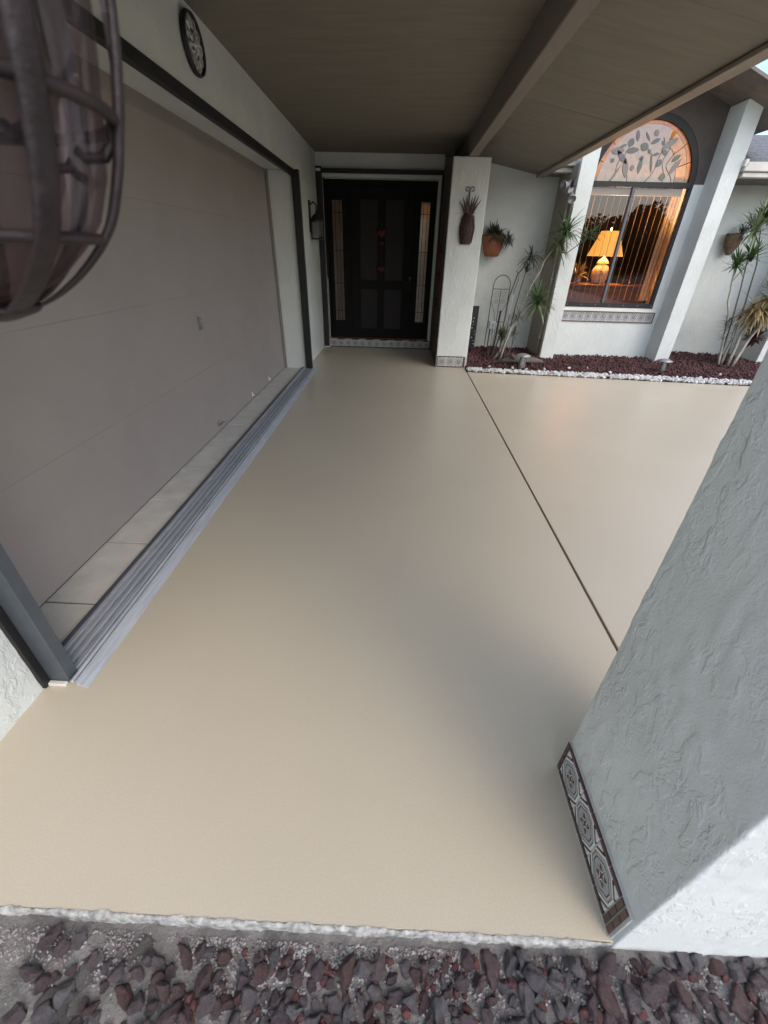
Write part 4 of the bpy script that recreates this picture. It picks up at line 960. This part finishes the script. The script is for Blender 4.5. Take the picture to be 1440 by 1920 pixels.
yp = thing('palm_clump', (5.05, 6.75, 0.03), 'clump of leaning pale stems with dry yellow and green spiky leaves', 'plant')
stem(yp, [(4.96, 6.75, 0.03), (4.88, 6.75, 0.4), (4.79, 6.75, 0.74), (4.71, 6.75, 0.90), (4.64, 6.75, 1.18), (4.61, 6.75, 1.32)], 0.018, 0.009, 'stem_pale')
stem(yp, [(4.65, 6.75, 1.15), (4.72, 6.74, 1.30), (4.76, 6.73, 1.40)], 0.008, 0.007, 'stem_pale')
stem(yp, [(5.07, 6.70, 0.03), (5.08, 6.72, 0.57), (5.20, 6.72, 0.90)], 0.024, 0.014, 'stem_pale')
stem(yp, [(5.16, 6.72, 0.03), (5.26, 6.72, 0.62), (5.36, 6.72, 0.95)], 0.024, 0.014, 'stem_pale')
stem(yp, [(5.02, 6.78, 0.03), (5.02, 6.78, 0.35), (4.99, 6.78, 0.62)], 0.020, 0.014, 'stem_pale')
stem(yp, [(5.11, 6.66, 0.03), (5.17, 6.66, 0.40), (5.30, 6.66, 0.72)], 0.020, 0.012, 'stem_pale')
stem(yp, [(5.0, 6.80, 0.03), (4.92, 6.82, 0.70), (4.86, 6.82, 1.05), (4.72, 6.82, 1.70)], 0.012, 0.007, 'stem_dark')
stem(yp, [(5.1, 6.82, 0.03), (5.02, 6.84, 0.90), (4.95, 6.84, 1.35), (4.80, 6.84, 1.75)], 0.012, 0.007, 'stem_dark')
rosette('leaf_tuft', (4.61, 6.75, 1.33), 50, 0.28, 0.008, 'leaf_green', yp, 0.6, 0.6)
rosette('leaf_tuft', (4.76, 6.73, 1.42), 46, 0.28, 0.008, 'leaf_green', yp, 0.7, 0.5)
rosette('leaf_tuft', (4.72, 6.82, 1.72), 56, 0.36, 0.009, 'leaf_pale', yp, 0.6, 0.6)
rosette('leaf_tuft', (4.82, 6.84, 1.85), 40, 0.36, 0.009, 'leaf_olive', yp, 0.7, 0.5)
for c in ((5.10, 6.70, 0.82), (5.22, 6.70, 0.92), (5.36, 6.72, 0.98), (5.20, 6.66, 0.76)):
    rosette('leaf_tuft', c, 70, 0.36, 0.009, 'leaf_dry', yp, 0.15, 1.1)
rosette('leaf_tuft', (5.28, 6.74, 1.05), 46, 0.32, 0.009, 'leaf_olive', yp, 0.7, 0.4)
for z in (0.42, 0.55, 0.66): rosette('leaf_tuft', (4.88-0.1*(z-0.42), 6.76, z), 16, 0.17, 0.005, 'leaf_grey', yp, 0.2, 0.3, (-0.3, 0, 0))
rosette('leaf_tuft', (5.40, 6.86, 0.42), 40, 0.26, 0.02, 'leaf_maroon', yp, 0.5, 0.4)

# hanging pots
tp = thing('clay_wall_pot', (1.39, 7.56, 1.37), 'terracotta wall pot with trailing green plant right of the far pillar', 'plant pot')
bm = bmesh.new(); lathe(bm, (1.385, 7.54, 0), [(0.085, 1.365), (0.105, 1.375), (0.140, 1.46), (0.160, 1.56), (0.168, 1.60), (0.180, 1.602), (0.180, 1.645), (0.165, 1.648), (0.150, 1.60)], 28, 0.66); obj('pot', bm, 'terracotta', tp, smooth=True)
bm = bmesh.new(); lathe(bm, (1.385, 7.54, 0), [(0.02, 1.605), (0.155, 1.61)], 20, 0.66); obj('soil', bm, 'dirt', tp)
rosette('foliage', (1.33, 7.50, 1.66), 110, 0.15, 0.006, 'leaf_olive', tp, 0.7, 1.0)
rosette('foliage', (1.39, 7.50, 1.65), 160, 0.17, 0.006, 'leaf_grey', tp, 0.5, 1.1)
rosette('foliage', (1.46, 7.50, 1.64), 90, 0.20, 0.006, 'leaf_olive', tp, 0.35, 1.2, (0.5, 0, 0))
rosette('foliage', (1.60, 7.48, 1.60), 60, 0.14, 0.005, 'leaf_grey', tp, 0.2, 0.8, (0.5, 0, -0.1))
hb = thing('woven_wall_basket', (4.97, 7.56, 1.5), 'brown woven wall basket hanging on the wall right of the window bay', 'basket')
bm = bmesh.new(); lathe(bm, (4.965, 7.55, 0), [(0.025, 1.46), (0.05, 1.48), (0.10, 1.57), (0.125, 1.66), (0.128, 1.73), (0.118, 1.735)], 20, 0.6)
for v in bm.verts: v.co += Vector((0.006*noise.noise(v.co*30), 0.006*noise.noise(v.co*31), 0))
obj('basket', bm, 'wicker', hb)
rosette('foliage', (5.02, 7.50, 1.73), 40, 0.15, 0.008, 'leaf_grey', hb, 0.7, 0.6, (0.3, 0, 0))
for k in range(4):
    bm = bmesh.new(); bmesh.ops.create_icosphere(bm, subdivisions=2, radius=0.028); bmesh.ops.translate(bm, verts=bm.verts, vec=(5.03+0.035*k, 7.44, 1.70+0.03*(k % 2))); obj('flower', bm, 'white_plastic', hb)

# ------------------------------------------------------------------ garden bits by the far wall
tr = thing('trellis', (1.62, 7.5, 0.02), 'black wire trellis with round top and scrolls leaning on the wall', 'trellis')
ty = 7.50
bm = bmesh.new(); arcp = [(1.47, ty, 0.02), (1.475, ty, 0.5), (1.48, ty, 0.98)] + [(1.612-0.132*math.cos(math.pi*i/12), ty, 0.98+0.145*math.sin(math.pi*i/12)) for i in range(1, 12)] + [(1.744, ty, 0.98), (1.74, ty, 0.5), (1.735, ty, 0.02)]
tube(bm, arcp, 0.0065, 6); obj('frame', bm, 'black_iron', tr, smooth=True)
for z in (0.93, 0.45): bm = bmesh.new(); tube(bm, [(1.478, ty, z), (1.742, ty, z)], 0.005, 6); obj('crossbar', bm, 'black_iron', tr)
bm = bmesh.new(); tube(bm, [(1.61, ty, 0.93), (1.61, ty, 0.03)], 0.005, 6); obj('upright', bm, 'black_iron', tr)
for x, z, r_ in ((1.545, 0.855, 0.042), (1.675, 0.855, 0.042), (1.555, 0.755, 0.030), (1.662, 0.755, 0.030), (1.555, 0.30, 0.032), (1.662, 0.30, 0.032)):
    bm = bmesh.new(); ring(bm, (x, ty, z), r_, 0.0035, 20, 5, 'y'); tube(bm, [(x+r_*0.55*(1-i*0.06)*math.cos(i*0.7), ty, z+r_*0.55*(1-i*0.06)*math.sin(i*0.7)) for i in range(10)], 0.0028, 5); obj('scroll', bm, 'galvanised', tr, smooth=True)
for q in (-1, 1): bm = bmesh.new(); tube(bm, [(1.61+q*0.125, ty, 0.74), (1.61+q*0.06, ty, 0.60), (1.61+q*0.03, ty, 0.46)], 0.0035, 5); obj('brace', bm, 'black_iron', tr)
sp = thing('slate_panel', (1.27, 7.6, 0), 'narrow dark panel with pale spots leaning on the wall behind the far pillar', 'panel')
bm = bmesh.new(); prism(bm, [(1.10, 7.60, 0.02), (1.315, 7.60, 0.02), (1.325, 7.645, 0.665), (1.11, 7.645, 0.665)], (0, 0.012, 0)); obj('board', bm, 'slate_panel', sp)
for k in range(9):
    bm = bmesh.new(); bmesh.ops.create_icosphere(bm, subdivisions=1, radius=random.uniform(0.008, 0.014)); z = 0.08+0.05*k; bmesh.ops.translate(bm, verts=bm.verts, vec=(1.27+random.uniform(-0.03, 0.03), 7.598+0.045*z/0.65, z)); obj('spot', bm, 'white_bits', sp)
ob = thing('outlet_box', (1.53, 7.4, 0), 'small white outdoor outlet box on a post by the trellis', 'outlet')
box('post', 1.495, 1.515, 7.40, 7.42, 0.02, 0.36, 'stem_dark', ob); box('cover', 1.49, 1.585, 7.37, 7.43, 0.355, 0.475, 'white_plastic', ob, 0.008); box('side', 1.472, 1.489, 7.38, 7.43, 0.365, 0.47, 'galvanised', ob)
bm = bmesh.new(); ring(bm, (1.54, 7.368, 0.42), 0.018, 0.004, 14, 5, 'y'); obj('socket', bm, 'galvanised', ob)
gs = thing('garden_stake', (1.58, 7.25, 0.02), 'dark upright rod standing in front of the trellis', 'stake')
bm = bmesh.new(); tube(bm, [(1.575, 7.25, 0.02), (1.60, 7.25, 0.62)], 0.015, 8); obj('rod', bm, 'slate_panel', gs); bm = bmesh.new(); lathe(bm, (1.601, 7.25, 0), [(0.017, 0.615), (0.017, 0.64), (0.006, 0.648)], 8); obj('tip', bm, 'black_iron', gs)
hk = thing('plant_hook', (1.72, 7.0, 0.02), 'thin plant hook with a white sleeve behind the dracaena', 'plant hook')
bm = bmesh.new(); tube(bm, [(1.67, 7.0, 0.02), (1.70, 7.0, 0.95), (1.735, 7.0, 1.08), (1.72, 7.0, 1.17), (1.68, 7.0, 1.20)], 0.005, 6); obj('rod', bm, 'black_iron', hk, smooth=True)
bm = bmesh.new(); tube(bm, [(1.685, 6.995, 0.62), (1.70, 6.995, 0.90)], 0.010, 7); obj('sleeve', bm, 'white_plastic', hk)
cd = thing('conduit', (2.205, 6.99, 0.0), 'thin grey conduit pipe running up the dark side of the window bay', 'pipe')
bm = bmesh.new(); tube(bm, [(2.215, 6.99, 0.0), (2.215, 6.99, 1.0), (2.215, 6.99, 2.05)], 0.011, 8); obj('pipe', bm, 'stem_pale', cd, smooth=True)
for z in (0.3, 1.1, 1.8): box('clip', 2.200, 2.237, 6.97, 7.01, z, z+0.02, 'galvanised', cd)
fl = thing('floodlight', (2.2, 6.98, 2.0), 'twin silver floodlight mounted under the gutter beside the window', 'floodlight')
box('junction_box', 2.16, 2.237, 6.92, 7.04, 2.10, 2.24, 'galvanised', fl, 0.006)
def cone_lamp(c, d, nm):
    d = Vector(d).normalized(); bm = bmesh.new(); pr_ = [(0.020, 0), (0.028, 0.02), (0.032, 0.06), (0.052, 0.105), (0.055, 0.118), (0.048, 0.120), (0.036, 0.09)]
    lathe(bm, (0, 0, 0), pr_, 18); rq = d.to_track_quat('Z', 'Y').to_matrix()
    for v in bm.verts: v.co = rq @ v.co + Vector(c)
    return obj(nm, bm, 'galvanised', fl, smooth=True)
cone_lamp((2.17, 6.92, 2.20), (-0.9, -0.5, -0.25), 'lamp_head'); cone_lamp((2.20, 6.90, 2.10), (0.0, -0.8, -0.65), 'lamp_head')
box('sensor', 2.185, 2.225, 6.86, 6.92, 2.16, 2.25, 'slate_panel', fl, 0.01)

def path_light(x, y, h, label):
    o = thing('path_light', (x, y, 0.02), label, 'path light', 'low metal path lights in the gravel bed')
    bm = bmesh.new(); lathe(bm, (x, y, 0), [(0.010, 0.0), (0.010, 0.06)], 8); obj('spike', bm, 'galvanised', o)
    bm = bmesh.new(); lathe(bm, (x, y, 0), [(0.044, 0.06), (0.046, 0.065), (0.040, h-0.03), (0.040, h-0.02)], 16); obj('body', bm, 'galvanised', o, smooth=True)
    bm = bmesh.new(); lathe(bm, (x, y, 0), [(0.098, h-0.022), (0.100, h-0.016), (0.05, h+0.004), (0.01, h+0.012)], 20); obj('cap', bm, 'galvanised', o, smooth=True)
    for k in range(4):
        a = 0.4+1.571*k; bm = bmesh.new(); tube(bm, [(x+0.046*math.cos(a), y+0.046*math.sin(a), 0.07), (x+0.043*math.cos(a), y+0.043*math.sin(a), h-0.025)], 0.004, 5); obj('rib', bm, 'black_iron', o)
path_light(1.745, 6.03, 0.235, 'small grey metal path light beside the weathered log')
path_light(3.745, 6.11, 0.205, 'small grey metal path light in front of the right window fin')
lg = thing('weathered_log', (1.80, 6.35, 0.03), 'flat grey weathered log lying on the gravel behind a path light', 'log')
bm = bmesh.new(); p = [(1.50, 6.36, 0.055), (1.60, 6.35, 0.085), (1.75, 6.34, 0.10), (1.92, 6.36, 0.095), (2.08, 6.40, 0.075), (2.16, 6.42, 0.06)]
tube(bm, p, [0.02, 0.04, 0.052, 0.048, 0.034, 0.018], 14)
for v in bm.verts: v.co += Vector((0, 0, 0.020*noise.noise(v.co*16)))
obj('wood', bm, 'driftwood', lg, smooth=True)
bm = bmesh.new(); tube(bm, [(1.70, 6.32, 0.12), (1.66, 6.28, 0.16), (1.64, 6.27, 0.185)], [0.028, 0.022, 0.012], 8); obj('knot', bm, 'driftwood', lg, smooth=True)
# on the dresser
dd = thing('dried_flowers', (2.88, 7.85, 1.021), 'small vase of dried pale flowers beside the table lamp', 'vase')
bm = bmesh.new(); lathe(bm, (2.90, 7.85, 0), [(0.035, 1.021), (0.055, 1.06), (0.05, 1.11), (0.03, 1.13)], 14); obj('vase', bm, 'ceramic', dd, smooth=True)
rosette('flowers', (2.90, 7.85, 1.13), 60, 0.24, 0.007, 'leaf_dry', dd, 0.7, 0.5)
cs = thing('clock_radio', (3.72, 7.85, 1.021), 'small dark clock radio with a red light on the dresser', 'radio')
box('case', 3.64, 3.80, 7.82, 7.92, 1.021, 1.09, 'black_iron', cs, 0.006); box('light', 3.745, 3.757, 7.814, 7.8195, 1.05, 1.062, 'red_led', cs)

# ------------------------------------------------------------------ trees across the road (seen mirrored in the window)
random.seed(5)
def tree(x, y, h, w, label):
    o = thing('street_tree', (x, y, -0.16), label, 'tree', 'trees across the road')
    bm = bmesh.new(); p = wig([(x, y, -0.16), (x+0.2, y, h*0.3), (x-0.1, y+0.2, h*0.55), (x+0.1, y, h*0.8)], 0.1); tube(bm, p, [0.22-0.16*i/(len(p)-1) for i in range(len(p))], 8); tk = obj('trunk', bm, 'bark', o, smooth=True)
    for k in range(5):
        a = k*1.3; bm = bmesh.new(); tube(bm, [(x+0.1, y, h*(0.35+0.07*k)), (x+w*0.3*math.cos(a), y+w*0.3*math.sin(a), h*(0.55+0.06*k))], [0.08, 0.03], 6); obj('limb', bm, 'bark', tk)
    bm = bmesh.new(); cl = [(random.uniform(-0.42, 0.42)*w, random.uniform(-0.42, 0.42)*w, h*random.uniform(0.12, 0.85), w*random.uniform(0.2, 0.32)) for _ in range(16)] + [(0, 0, h*0.86, w*0.2)]
    for cx_, cy_, cz_, r_ in cl:
        for _ in range(130):
            d = Vector((random.gauss(0, 1), random.gauss(0, 1), random.gauss(0, 1))).normalized()*r_*random.uniform(0.5, 1.05)
            c = Vector((x+cx_, y+cy_, cz_)) + Vector((d.x, d.y, d.z*0.75)); u = Vector((random.gauss(0, 1), random.gauss(0, 1), random.gauss(0, 1))).normalized()*0.24; v_ = u.orthogonal().normalized()*0.15
            bm.faces.new([bm.verts.new(q) for q in (c-u, c+v_, c+u, c-v_)])
    obj('crown', bm, 'tree_leaf', o)
for x, y, h, w, lb in ((10, -40, 5.0, 6, 'low bushy tree across the road, nearest to the house front'), (16, -42, 5.6, 7, 'round dark tree across the road, second of the row'), (22.5, -40, 5.0, 6, 'small dark tree across the road, third of the row'), (27, -43, 6.6, 6, 'tallest dark tree across the road'), (33, -41, 5.8, 7, 'broad dark tree across the road beyond the tallest one'), (40, -40, 5.2, 7, 'last dark tree of the row across the road'), (19, -44, 4.6, 7, 'dark tree across the road behind the second and third'), (30, -45, 5.0, 7, 'dark tree across the road just behind the tallest one')):
    tree(x, y, h, w, lb)
